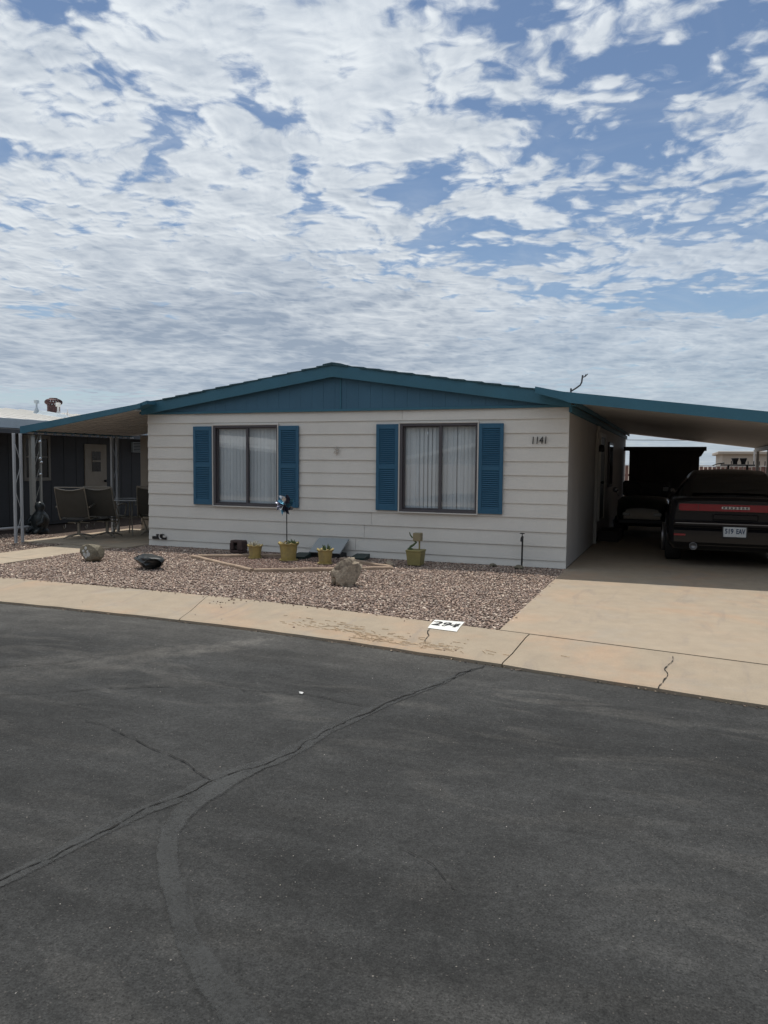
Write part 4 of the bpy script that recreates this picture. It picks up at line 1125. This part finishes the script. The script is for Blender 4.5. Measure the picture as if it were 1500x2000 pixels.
for (dx, dz, rr_) in ((-.115, .15, .022), (-.075, .195, .024), (-.035, .15, .020), (-.09, .10, .030), (-.015, .105, .036), (-.055, .065, .022)):
    g_ = []; cxy = Vector((-6.67 + dx, -2.15, dz - .0))
    vdir = Vector((-.36, .93, -.05)).normalized()
    ring = []
    for a in [2 * math.pi * k / 12 for k in range(12)]:
        o_ = cxy + Vector((rr_ * math.cos(a), 0, rr_ * math.sin(a) * .95)) - vdir * .5
        hit = _bvh.ray_cast(o_, vdir)
        if hit[0] is not None: ring.append((hit[0] - vdir * .003)[:])
    if len(ring) >= 8:
        hit = _bvh.ray_cast(cxy - vdir * .5, vdir); cc = (hit[0] - vdir * .004)[:]
        k_ = len(ring); fixn(MB().add([cc] + ring, [(0, 1 + i, 1 + (i + 1) % k_) for i in range(k_)]).build('paint_mark', M_PAW, r1))
_bm.free()
rb_ = rock('black_rock', (-5.36, -2.44, -.02), (.48, .38, .25), M_ROCKB, 8, 'glossy black hollow-sided rock lying on the gravel', .30, 3, True, 1.25)
bm = bmesh.new(); bm.from_mesh(rb_.data)                         # scoop a hollow into its right front side
for v in bm.verts:
    d = v.co - Vector((-5.235, -2.58, .065)); r = (d.x / .085) ** 2 + (d.y / .13) ** 2 + (d.z / .075) ** 2
    if r < 1: v.co.y += .17 * (1 - r) ** .5
bm.to_mesh(rb_.data); bm.free()
rock('pale_rock', (-2.33, -2.57, -.02), (.38, .33, .37), M_ROCKP, 9, 'craggy pale tan rock in front of the right timber', .34, 4, True, 1.5)
rock('small_rock', (-2.43, -.80, -.01), (.16, .13, .10), M_ROCKP, 12, 'small pale stone behind the right corner of the bed', .25, 2)
rock('small_rock', (-1.02, -.22, -.01), (.12, .10, .06), M_ROCKG, 15, 'small dark stone in the shade by the standpipe', .2, 2)
rock('small_rock', (-.62, -.30, -.01), (.17, .12, .07), M_ROCKG, 17, 'low dark stone at the foot of the standpipe', .2, 2)

M_POTY = mat('yellow_glaze', (.42, .325, .12), .45, .12, 10, .08, 60, tint=(.24, .20, .12), tscale=7, tamount=.55)
M_POTIN = mat('potting_soil', (.05, .038, .03), .95, .3, 30)
M_SUCC = mat('succulent_green', (.08, .12, .055), .6, .3, 25)
M_SUCW = mat('pale_dry_plant', (.42, .40, .33), .8, .2, 25)
def pot(c, r, h, label):
    p = thing('flower_pot', c, label, 'pot', 'yellow pots in the gravel bed')
    n = 24; prof = [(r * .72, 0), (r * .78, h * .06), (r * .80, h * .3), (r * .93, h * .82), (r * .95, h * .86), (r * 1.06, h * .93), (r * 1.10, h), (r * .98, h), (r * .9, h * .88)]
    mb = MB(); mb.lathe([(0, 0.004)] + prof, c, n)
    for i, v in enumerate(mb.v):                                   # scalloped rim
        if v[2] > c[2] + h * .9:
            a = math.atan2(v[1] - c[1], v[0] - c[0]); mb.v[i] = (v[0], v[1], v[2] + .012 * math.cos(8 * a))
    mb.build('bowl', M_POTY, p)
    MB().lathe([(r * .74, -.012), (r * .92, -.004), (r * .98, .012), (r * .95, .014), (r * .7, .004)], c, n).build('saucer', M_POTY, p)
    MB().lathe([(0, h * .86), (r * .9, h * .84)], c, n).build('soil', M_POTIN, p)
    return p
pot((-4.66, -.83, .0), .112, .205, 'small yellow pot at the left of the three round pots')
pot((-4.07, -.83, .0), .148, .27, 'largest yellow pot, in the middle with the metal spinner pole')
pot((-3.385, -.96, .0), .118, .215, 'yellow pot at the right of the three round pots, before the leaning board')
def succulent(c, seed, label, m, n=14, s=.05):
    rn = random.Random(seed); p = MB()
    for k in range(n):
        a = rn.uniform(0, 6.28); t = rn.uniform(.15, .9); L = s * rn.uniform(.6, 1.3)
        d = Vector((math.cos(a) * math.cos(t * 1.5), math.sin(a) * math.cos(t * 1.5), math.sin(t * 1.5))); b0 = Vector(c) + Vector((math.cos(a), math.sin(a), 0)) * s * .5 * rn.random()
        p.tube([b0, b0 + d * L * .5, b0 + d * L], [.006, .010, .002], 6)
    return tag(p.build('succulent', m), label, 'plant')
succulent((-4.69, -.84, .185), 1, 'pale dry succulent tuft in the small left pot', M_SUCW, 20, .085)
succulent((-3.99, -.85, .245), 2, 'dark succulent beside the spinner pole in the largest pot', M_SUCC, 20, .085)
succulent((-4.13, -.88, .245), 4, 'pale dry stub left of the spinner pole in the largest pot', M_SUCW, 8, .04)
succulent((-3.35, -.96, .195), 3, 'dark green succulent in the right round pot', M_SUCC, 22, .09)
for k, (dx, dy) in enumerate(((-.07, .0), (-.03, -.05))):
    pass
# wind spinner standing in the middle pot
M_SPB = mat('blue_petal', (.10, .28, .40), .25, .1, 10, metal=.6)
M_SPW = mat('silver_petal', (.62, .64, .66), .22, .1, 10, metal=.7)
M_SPD = mat('dark_petal', (.05, .055, .09), .3, .1, 10, metal=.5)
sp = thing('wind_spinner', (-4.10, -.83, .22), 'metal wind spinner with blue and silver petals on a thin pole', 'wind spinner')
MB().tube([(-4.10, -.83, .2), (-4.10, -.835, .84)], .0085, 8).build('pole', M_BLACK, sp)
MB().lathe([(0, -.03), (.018, -.03), (.018, .04), (0, .05)], (-4.10, -.86, .84), 12, axis='y').build('hub', M_BLACK, sp)
rn = random.Random(21)
for k in range(16):
    lay = k % 2; a = 2 * math.pi * (k // 2) / 8 + lay * .4
    r0, r1_ = (.03, .165) if lay == 0 else (.025, .12); m_ = (M_SPB, M_SPW, M_SPD, M_SPD)[(k * 3 + k // 4) % 4]
    g_ = []
    for j in range(7):
        t = j / 6; r = r0 + (r1_ - r0) * t; w_ = .034 * math.sin(math.pi * min(1, t * .9 + .1)) ** .8 + .003
        row = []
        for s in (-1, -.33, .33, 1):
            aa = a + t * .55; u = Vector((math.cos(aa), 0, math.sin(aa))); tv_ = Vector((-math.sin(aa), 0, math.cos(aa)))
            q = Vector((-4.10, -.875 - lay * .03, .85)) + u * r + tv_ * w_ * s + Vector((0, -.03 * t * t - .018 * s + .014 * (1 - s * s), 0))
            row.append(q[:])
        g_.append(row)
    MB().sheet(g_).build('petal', m_, sp)
# square planter with a tan box on a post and a curved figure
M_POTO = mat('olive_yellow_paint', (.27, .235, .095), .6, .15, 8)
sq = thing('square_planter', (-2.12, -.50, 0), 'square yellow planter standing in the shade right of the bed', 'pot')
cx, cy = -2.12, -.50
fixn(MB().hexa([(cx - .095, cy - .095, 0), (cx + .095, cy - .095, 0), (cx + .095, cy + .095, 0), (cx - .095, cy + .095, 0), (cx - .115, cy - .115, .20), (cx + .115, cy - .115, .20), (cx + .115, cy + .115, .20), (cx - .115, cy + .115, .20)]).build('body', M_POTO, sq))
MB().cbox(cx - .122, cx + .122, cy - .122, cy + .122, .2005, .225, .005).build('rim', M_POTO, sq)
bx_ = thing('box_ornament', (-2.08, -.5, .225), 'small tan box on a thin post with a curved green figure, in the square planter', 'ornament')
MB().cbox(-2.075, -2.055, -.51, -.49, .2255, .36, .003).build('post', M_POTO, bx_)
MB().cbox(-2.15, -2.03, -.56, -.45, .355, .475, .006).build('box', mat('tan_box', (.25, .215, .13), .6), bx_)
MB().tube([(-2.21, -.53, .23), (-2.19, -.53, .27), (-2.14, -.54, .30), (-2.10, -.545, .34), (-2.13, -.55, .36)], [.022, .018, .016, .014, .010], 8).tube([(-2.16, -.54, .40), (-2.19, -.55, .44), (-2.205, -.55, .485)], [.012, .01, .006], 8).tube([(-2.24, -.53, .228), (-2.20, -.53, .24), (-2.15, -.54, .235)], [.01, .018, .008], 8).build('figure', M_SUCC, bx_)
# reddish block planter against the wall, leaning board, splash blocks, standpipe
M_TERRA = mat('dark_terracotta', (.075, .050, .046), .85, .3, 12, .2, 50, .5, 30)
tp = thing('terracotta_planter', (-5.27, -.36, 0), 'dark reddish stone planter with a hollow front, in shade by the wall', 'pot')
mb = MB(); cx, cy = -5.27, -.34
for (x0, x1, y0, y1, z0, z1) in ((-.125, .125, -.07, .09, 0, .045), (-.125, -.055, -.08, .09, .045, .17), (.02, .125, -.085, .09, .045, .18), (-.055, .02, .02, .09, .045, .16), (-.12, .12, -.07, .085, .165, .205)): mb.cbox(cx + x0, cx + x1, cy + y0, cy + y1, z0, z1, .012)
mb.build('body', M_TERRA, tp)
MB().cbox(cx - .09, cx + .02, cy - .02, cy + .03, .05, .12, .01).build('hollow', M_DARKIN, tp)
bd = thing('leaning_board', (-3.68, -.2, 0), 'flat grey board leaning on the house skirting behind the pots', 'board')
fixn(MB().hexa([(-3.96, -.35, .068), (-3.42, -.35, .068), (-3.42, -.37, .082), (-3.96, -.37, .082), (-3.93, -.045, .268), (-3.40, -.045, .268), (-3.40, -.065, .284), (-3.93, -.065, .284)]).build('board', mat('grey_board', (.30, .325, .335), .6, .06, 3), bd))
MB().cbox(-3.94, -3.44, -.33, -.05, .0, .066, .006).build('base_rail', M_BLACK, bd)
M_SPL = mat('dark_green_plastic', (.018, .035, .032), .5, .1, 8)
def splash(c, label):
    return tag(fixn(MB().hexa([(c[0] - .13, c[1] - .14, 0), (c[0] + .13, c[1] - .14, 0), (c[0] + .11, c[1] + .14, 0), (c[0] - .11, c[1] + .14, 0), (c[0] - .13, c[1] - .14, .03), (c[0] + .13, c[1] - .14, .035), (c[0] + .11, c[1] + .14, .075), (c[0] - .11, c[1] + .14, .07)]).build('splash_block', M_SPL)), label, 'splash block', 'dark green blocks along the skirting')
splash((-3.98, -.55, 0) if False else (-4.02, -.52), 'dark green wedge block left of the leaning board')
splash((-3.12, -.26), 'dark green wedge block right of the leaning board')
sd = thing('standpipe', (-.61, -.16, 0), 'thin dark standpipe with a garden tap near the right house corner', 'tap')
MB().tube([(-.61, -.16, -.05), (-.605, -.16, .46)], .013, 8).build('pipe', M_BLACK, sd)
MB().tube([(-.605, -.15, .44), (-.605, -.20, .445), (-.605, -.245, .425), (-.605, -.255, .39)], [.016, .018, .015, .015], 8).tube([(-.605, -.19, .45), (-.605, -.19, .50)], .007, 6).build('tap_body', M_BLACK, sd)
MB().tube([(-.605 + .032 * math.cos(a), -.19 + .032 * math.sin(a), .502) for a in [2 * math.pi * k / 12 for k in range(13)]], .006, 6).tube([(-.637, -.19, .502), (-.573, -.19, .502)], .004, 6).build('tap_wheel', M_BLACK, sd)

# bracket left on the roof edge
an = thing('roof_mast', (-.16, 1.2, 2.55), 'bent metal antenna bracket standing on the roof above the right corner', 'antenna')
MB().cbox(-.20, -.10, 1.14, 1.26, ztop(-.15) + .008, ztop(-.15) + .02, .003).build('foot', M_BLACK, an)
MB().tube([(-.15, 1.2, ztop(-.15)), (-.15, 1.2, 2.70)], .014, 8).tube([(-.15, 1.2, 2.655), (-.08, 1.2, 2.695), (-.01, 1.2, 2.745), (.012, 1.2, 2.79), (.02, 1.2, 2.86), (.025, 1.2, 2.90)], .013, 8).build('mast', mat('dark_mast', (.06, .06, .065), .5), an)
MB().tube([(.02, 1.2, 2.865), (.06, 1.2, 2.875), (.10, 1.2, 2.915)], .009, 6).tube([(.05, 1.2, 2.87), (.075, 1.2, 2.91)], .007, 6).build('clamp', _MATS['dark_mast'], an)

# ------------------------------------------------------------------ black coupe in the carport
M_CAR = mat('black_car_paint', (.007, .007, .009), .22, .1, 4, .05, 80, coat=.15, spec=.3)
M_RED = mat('red_lamp', (.22, .008, .016), .25, .15, 12, coat=.4)
M_CHROME = mat('chrome', (.60, .60, .62), .2, .05, 8, metal=.9)
M_TYRE = mat('tyre_rubber', (.02, .02, .02), .85)
M_RIM = mat('rim_alloy', (.22, .22, .23), .35, .05, 8, metal=.8)
M_PLATE = mat('plate_white', (.55, .58, .60), .5, .06, 30)
M_PLTXT = mat('plate_ink', (.03, .06, .12), .5)
car = thing('parked_car', (0, 0, 0), 'black muscle coupe parked nose-in under the carport, red tail lamp bar', 'car')
def loft(stations, parent, name, m, half):
    """stations: y, then half profile built by half(station) -> [(x,z)...] bottom centre to top centre"""
    rings = []
    for s in stations:
        h = half(s); full = [(x, z) for x, z in h] + [(-x, z) for x, z in reversed(h) if x > 1e-6]
        rings.append([(x, s[0], z) for x, z in full])
    n = len(rings[0]); mb = MB()
    vs = [p for r in rings for p in r]
    fs = [(i * n + j, i * n + (j + 1) % n, (i + 1) * n + (j + 1) % n, (i + 1) * n + j) for i in range(len(rings) - 1) for j in range(n)]
    mb.add(vs, fs, True)
    mb.add(rings[0], [tuple(range(n))]); mb.add(rings[-1], [tuple(range(n))])
    return fixn(mb.build(name, m, parent))
def hbody(s):
    y, w, zb, zd = s
    return [(0, zb), (w * .6, zb), (w * .90, zb + .02), (w * .985, zb + .12), (w, zb + .30), (w * .985, zb + (zd - zb) * .68), (w * .955, zd - .09), (w * .90, zd - .025), (w * .72, zd), (w * .35, zd + .008), (0, zd + .01)]
body = loft([(0.0, .82, .33, .985), (.035, .875, .28, 1.02), (.10, .90, .25, 1.035), (.45, .935, .21, 1.03), (.95, .955, .20, 1.02), (1.6, .945, .20, 1.0), (2.5, .94, .20, .98), (3.4, .945, .20, .985), (4.0, .955, .20, .96), (4.5, .93, .22, .90), (4.85, .88, .25, .82), (4.98, .80, .32, .74)], car, 'body', M_CAR, hbody)
def hcab(s):
    y, w, zb, zt, wt = s
    return [(0, zb), (w, zb), (w * .6 + wt * .4, zb + (zt - zb) * .45), (wt + .03, zt - .07), (wt - .03, zt - .02), (wt * .6, zt), (0, zt + .012)]
loft([(.72, .70, .97, 1.035, .66), (1.0, .78, .95, 1.13, .64), (1.45, .84, .95, 1.30, .60), (1.85, .86, .95, 1.395, .58), (2.3, .86, .95, 1.435, .575), (2.8, .86, .95, 1.42, .58), (3.2, .84, .95, 1.27, .62), (3.65, .78, .95, 1.0, .68)], car, 'cabin', M_CAR, hcab)
M_CGLASS = mat('tinted_glass', (.015, .018, .02), .06, .05, 5, spec=.7)
fixn(MB().sheet([[(-.60, .80, 1.072), (-.2, .78, 1.082), (.2, .78, 1.082), (.60, .80, 1.072)], [(-.57, 1.2, 1.232), (-.2, 1.2, 1.242), (.2, 1.2, 1.242), (.57, 1.2, 1.232)], [(-.53, 1.62, 1.362), (-.2, 1.62, 1.372), (.2, 1.62, 1.372), (.53, 1.62, 1.362)]]).build('rear_window', M_CGLASS, car))
for s in (-1, 1):
    fixn(MB().add([(s * .872, 1.5, 1.0), (s * .88, 2.95, 1.0), (s * .70, 2.6, 1.35), (s * .70, 1.9, 1.34)], [(0, 1, 2, 3)]).build('side_window', M_CGLASS, car))
    mr = MB().cbox(s * 1.00 - .07, s * 1.00 + .07, 3.0, 3.12, 1.0, 1.12, .02).build('wing_mirror', M_CAR, car)
# rear face: recessed dark panel, lamps, badge, plate, bumper line, exhausts
MB().cbox(-.775, .775, -.022, .03, .825, .955, .01).build('lamp_panel', M_DARKIN, car)
for a, c in ((-.762, -.50), (-.494, .494), (.50, .762)):
    zz0, zz1 = .842, .942
    mb = MB(); r = .035; pts = []
    lo, hi = (r if a < -.7 else .006), (r if c > .7 else .006)
    for (ccx, ccz, rr_, a0) in ((c - hi, zz1 - hi, hi, 0), (a + lo, zz1 - lo, lo, 90), (a + lo, zz0 + lo, lo, 180), (c - hi, zz0 + hi, hi, 270)):
        for k in range(4): t = math.radians(a0 + 30 * k); pts.append((ccx + rr_ * math.cos(t), ccz + rr_ * math.sin(t)))
    fixn(mb.prism(pts, 'y', -.040, -.0215).build('tail_lamp', M_RED, car))
bd_ = MB().cbox(-.19, .19, -.044, -.0225, .868, .918, .008).build('badge', M_CHROME, car)
bs_ = MB()
for k in range(7): bs_.cbox(-.165 + k * .05, -.135 + k * .05, -.0475, -.0445, .880, .906, .004)
bs_.build('badge_lettering', mat('badge_dark', (.12, .12, .13), .4), bd_)
MB().cbox(-.85, .85, -.075, .05, .60, .70, .03).build('bumper', M_CAR, car)
MB().cbox(-.80, .80, -.079, -.0755, .655, .668, .002).build('bumper_line', M_RIM, car)
MB().cbox(-.30, .30, -.060, .02, .715, .80, .012).build('deck_panel', M_CAR, car)
MB().cbox(-.86, .86, -.050, .06, .34, .59, .04).build('lower_valance', M_CAR, car)
lp_ = MB().cbox(-.152, .152, -.066, -.052, .475, .625, .006).build('license_plate', M_PLATE, car)
text_mesh('519', .098, .001, 'plate_number', M_PLTXT, Matrix.Translation((-.075, -.068, .556)) @ Matrix.Rotation(math.pi / 2, 4, 'X'), lp_, xscale=.78, offset=.003)
text_mesh('EAV', .098, .001, 'plate_number', M_PLTXT, Matrix.Translation((.075, -.068, .556)) @ Matrix.Rotation(math.pi / 2, 4, 'X'), lp_, xscale=.68, offset=.003)
pf_ = MB(); pf_.cbox(-.17, .17, -.069, -.053, .455, .474, .003); pf_.cbox(-.17, .17, -.069, -.053, .626, .645, .003); pf_.cbox(-.17, -.1525, -.069, -.053, .474, .626, .003); pf_.cbox(.1525, .17, -.069, -.053, .474, .626, .003)
pf_.build('plate_frame', M_BLACK, lp_)
for s in (-1, 1):
    MB().lathe([(.0, .04), (.045, .04), (.045, .0), (.055, .0), (.055, .12)], (s * .55, -.10, .325), 16, axis='y').build('exhaust_tip', M_RIM, car)
    MB().cbox(s * .74 - .08, s * .74 + .08, -.056, -.048, .47, .50, .003).build('reflector', M_RED, car)
def wheel(parent, x, y, r, w, s):
    t = MB().lathe([(r * .62, -w / 2), (r * .9, -w / 2), (r, -w * .38), (r, w * .38), (r * .9, w / 2), (r * .62, w / 2)], (x, y, r), 28, axis='x')
    t = t.build('wheel', M_TYRE, parent)
    rm = MB(); xx = x + s * w * .42
    rm.lathe([(r * .62, -w * .3), (r * .63, w * .02), (r * .55, w * .02)], (xx, y, r), 28, axis='x')
    for k in range(5):
        a = 2 * math.pi * k / 5; u = Vector((0, math.cos(a), math.sin(a)))
        rm.tube([Vector((xx, y, r)) + u * r * .08, Vector((xx, y, r)) + u * r * .58], [r * .10, r * .07], 6)
    rm.build('rim', M_RIM, t)
for s in (-1, 1):
    for y in (.98, 3.92): wheel(car, s * .83, y, .36, .24, s)
car.location = (2.255, .95, 0)

# ------------------------------------------------------------------ golf cart further in
M_CARTB = mat('dark_green_body', (.020, .026, .026), .3, .1, 5, coat=.4)
M_SEAT = mat('vinyl_seat', (.05, .045, .04), .6)
gc = thing('golf_cart', (0, 0, 0), 'small dark golf cart facing out, deep in the carport before the shed', 'golf cart')
def hcart(s):
    y, w, zb, zt = s
    return [(0, zb), (w * .9, zb), (w, zb + .08), (w * .97, zt - .10), (w * .82, zt - .02), (w * .4, zt), (0, zt + .008)]
loft([(0, .36, .32, .62), (.05, .43, .26, .70), (.2, .50, .24, .78), (.42, .52, .24, .84), (.55, .52, .24, .86)], gc, 'front_cowl', M_CARTB, hcart)
loft([(.56, .50, .24, .32), (1.35, .50, .24, .33)], gc, 'floor_pan', M_CARTB, hcart)
loft([(1.36, .52, .26, .62), (1.6, .54, .26, .66), (2.1, .52, .28, .66), (2.3, .46, .32, .60)], gc, 'rear_body', M_CARTB, hcart)
MB().cbox(-.50, .50, 1.22, 1.72, .67, .79, .04).build('seat', M_SEAT, gc); MB().cbox(-.50, .50, 1.70, 1.82, .80, 1.15, .04).build('backrest', M_SEAT, gc)
MB().tube([(-.22 + .17 * math.cos(a), .78 + .07 * math.sin(a), .98 + .15 * math.sin(a)) for a in [2 * math.pi * k / 16 for k in range(17)]], .014, 6).tube([(-.22, .55, .78), (-.22, .78, .98)], .018, 6).build('steering_wheel', M_BLACK, gc)
for s in (-1, 1):
    MB().cbox(s * .30 - .075, s * .30 + .075, -.008, .05, .47, .53, .008).build('headlight', mat('lamp_glass', (.45, .46, .46), .2), gc)
    MB().lathe([(0, -.02), (.05, -.015), (.06, 0), (.0, .005)], (s * .56, .45, .98), 12, axis='y').tube([(s * .50, .48, .84), (s * .55, .46, .96)], .008, 6).build('mirror', M_CHROME, gc)
    for y in (.38, 1.95): wheel(gc, s * .46, y, .22, .18, s)
MB().cbox(-.46, .46, -.05, .0, .30, .40, .02).build('bumper', M_BLACK, gc)
gc.location = (.80, 5.15, 0)

# ------------------------------------------------------------------ shed at the back of the carport
M_SHED = mat('dark_shed_board', (.045, .040, .036), .85, .2, 4, .1, 50)
sh = thing('garden_shed', (1.08, 11.2, 0), 'dark wooden shed with overhanging flat roof behind the golf cart', 'shed')
MB().box(.22, 1.96, 10.32, 11.9, 0, 1.90).build('wall', M_SHED, sh)
for k in range(8):
    a = .22 + k * .2175
    MB().cbox(a + .003, a + .2145, 10.300, 10.3195, .02, 1.86, .004).build('board', M_SHED, sh)
MB().cbox(.10, 2.10, 10.14, 12.1, 1.901, 1.965, .01).build('roof', M_SHED, sh)
MB().cbox(.08, 2.12, 10.11, 10.139, 1.875, 1.985, .005).build('fascia', M_SHED, sh)
fixn(MB().hexa([(1.962, 10.3, 1.74), (2.0, 10.3, 1.74), (2.0, 11.8, 1.74), (1.962, 11.8, 1.74), (1.962, 10.3, 1.90), (2.09, 10.3, 1.90), (2.09, 11.8, 1.90), (1.962, 11.8, 1.90)]).build('bracket', M_SHED, sh))

# shelf with two pots behind the car
ps = thing('plant_stand', (3.05, 13.2, 0), 'dark plant stand with two flared pots in front of the picket fence', 'plant stand')
for x in (2.78, 3.28): MB().cbox(x, x + .06, 13.15, 13.21, 0, 1.50, .005).build('leg', M_BLACK, ps)
MB().cbox(2.60, 3.50, 13.0, 13.36, 1.501, 1.545, .006).build('shelf', M_BLACK, ps)
MB().tube([(2.38, 13.1, 1.50), (2.52, 13.1, 1.56), (2.70, 13.1, 1.585)], [.012, .02, .03], 6).build('branch', M_BLACK, ps)
for i, x in enumerate((2.98, 3.20)):
    tag(MB().lathe([(0, 0), (.06, 0), (.06, .05), (.10, .16), (.10, .18), (.08, .18), (0, .15)], (x, 13.15, 1.545), 12).build('flared_pot', M_BLACK), ('left', 'right')[i] + ' of two small dark flared pots on the plant stand', 'pot')

# picket fence and pale building beyond
M_PICK = mat('red_brown_picket', (.22, .13, .11), .85, .2, 3)
M_RAILW = mat('pale_rail', (.50, .50, .49), .6)
fe = thing('picket_fence', (2.0, 17, 0), 'reddish brown picket fence running behind the carport', 'fence')
base = None
for k in range(88):
    x = -3.0 + k * .135
    if base is None: base = MB().cbox(x, x + .105, 17.0, 17.02, .02, 1.46, .004).build('picket', M_PICK, fe)
    else: share(base, 'picket', fe, (.135 * k, 0, random.Random(k).uniform(-.015, .015)))
MB().cbox(-3.1, 9.1, 17.021, 17.06, .35, .43, .004).build('rail', M_PICK, fe); MB().cbox(-3.1, 9.1, 17.021, 17.06, 1.1, 1.18, .004).build('rail', M_PICK, fe)
MB().cbox(-3.1, 9.1, 16.96, 16.999, 1.475, 1.505, .004).build('top_rail', M_RAILW, fe)
for k in range(34):
    x = 3.1 + k * .17
    MB().cbox(x, x + .03, 17.07, 17.10, 1.0, 1.66, .004).build('iron_bar', M_BLACK, fe)
fb = thing('pale_building', (8, 30, 0), 'pale tan flat-roofed building beyond the picket fence', 'building')
M_FARW = mat('tan_stucco', (.42, .38, .33), .9, .06, 1)
MB().box(3.4, 14, 29, 36, 0, 2.05).build('wall', M_FARW, fb); MB().cbox(3.2, 14.2, 28.8, 36.2, 2.051, 2.19, .02).build('roof', M_FARW, fb)
tag(MB().cbox(4.02, 4.08, 20.0, 20.06, 0, 2.1, .005).build('white_pole', M_RAILW), 'thin white pole standing before the pale building', 'pole')
po = thing('utility_lines', (0, 60, 0), 'distant power lines strung low across the sky behind the carport', 'power line')
for z in (3.6, 4.3):
    MB().tube([(-26 + 8 * k, 60, z + .6 * ((k - 5) / 5) ** 2) for k in range(11)], .025, 5).build('wire', M_BLACK, po)
for x in (-26, 54): MB().tube([(x, 60, 0), (x, 60, 6)], [.16, .11], 8).build('pole', M_SHED, po)

# ------------------------------------------------------------------ unseen home added on the right to keep light out of the carport
shade_home = thing('neighbour_home', (10, 5, 0), 'grey out-of-view home added right of the carport to darken it', 'house')
MB().box(6.3, 13.3, -.5, 15, 0, 2.4).build('wall', M_NWALL, shade_home)
def rz(x): return 3.05 - .14 * abs(x - 9.8)
for s, xe in ((1, 13.7), (-1, 5.9)):
    fixn(MB().prism([(9.8, rz(9.8)), (xe, rz(xe)), (xe, rz(xe) - .09), (9.8, rz(9.8) - .09)], 'y', -.9, 15.3).build('roof', M_NFASC, shade_home))
fixn(MB().prism([(6.3, 2.401), (13.3, 2.401), (13.3, rz(13.3) - .1), (9.8, rz(9.8) - .1), (6.3, rz(6.3) - .1)], 'y', -.49, -.40).build('gable', M_NWALL, shade_home))

# ------------------------------------------------------------------ homes across the street, seen mirrored in the front windows
M_XW = mat('pale_house_wall', (.45, .43, .40), .7, .05, 1.5)
M_XR = mat('white_awning_metal', (.74, .74, .72), .45, .04, 2)
def street_home(name, label, x0, x1, xr, awn, m, yb=-20.0):
    """low gabled home whose front (+y side) is at yb; awn = (x_from, z_from, x_to, z_to) carport roof"""
    h = thing(name, ((x0 + x1) / 2, yb - 5, 0), label, 'house')
    MB().box(x0, x1, yb - 11, yb, 0, 2.3).build('wall', m, h)
    def z(x): return 3.0 - .15 * abs(x - xr)
    fixn(MB().prism([(x0, 2.301), (x1, 2.301), (x1, z(x1) - .08), (xr, z(xr) - .08), (x0, z(x0) - .08)], 'y', yb - .05, yb + .005).build('gable', m, h))
    for xe in (x0 - .2, x1 + .2): fixn(MB().prism([(xr, z(xr)), (xe, z(xe)), (xe, z(xe) - .14), (xr, z(xr) - .14)], 'y', yb - 11.2, yb + .3).build('roof', M_XR, h))
    a, za_, c, zc_ = awn
    fixn(MB().prism([(a, za_), (c, zc_), (c, zc_ - .15), (a, za_ - .15)], 'y', yb - 9, yb + .4).build('awning_roof', M_XR, h))
    xo = a if abs(a - xr) > abs(c - xr) else c
    for yy in (yb + .2, yb - 4, yb - 8): MB().cbox(xo - .05, xo + .05, yy, yy + .1, 0, min(za_, zc_) - .02 - .15, .005).build('post', M_XR, h)
    for wx in (x0 + 1.2, x1 - 2.6):
        w_ = MB().cbox(wx, wx + 1.4, yb + .006, yb + .05, .95, 2.0, .01).build('window', M_XR, h)
        MB().box(wx + .08, wx + 1.32, yb + .051, yb + .056, 1.03, 1.92).build('pane', M_DPANE, w_)
    return h
street_home('street_home', 'pale home with white awning mirrored in the right front window', -6.2, 2.0, -2.2, (-10.4, 1.62, -6.25, 2.38), M_XW)
street_home('street_home', 'home with white sloping roof mirrored in the left front window', -27.0, -19.3, -23.2, (-19.25, 2.36, -14.4, 1.92), mat('grey_house_wall', (.20, .20, .20), .8))

# scrap of paper on the road
_sc = MB(); rn = random.Random(2)
_sc.sheet([[(-.905 + .010 * i + rn.uniform(-.004, .004), -6.53 + .008 * j + rn.uniform(-.003, .003), -.078 + rn.uniform(0, .014)) for j in range(3)] for i in range(4)], False)
tag(_sc.build('paper_scrap', mat('white_paper', (.75, .75, .73), .8)), 'tiny crumpled white paper scrap lying on the asphalt', 'litter')
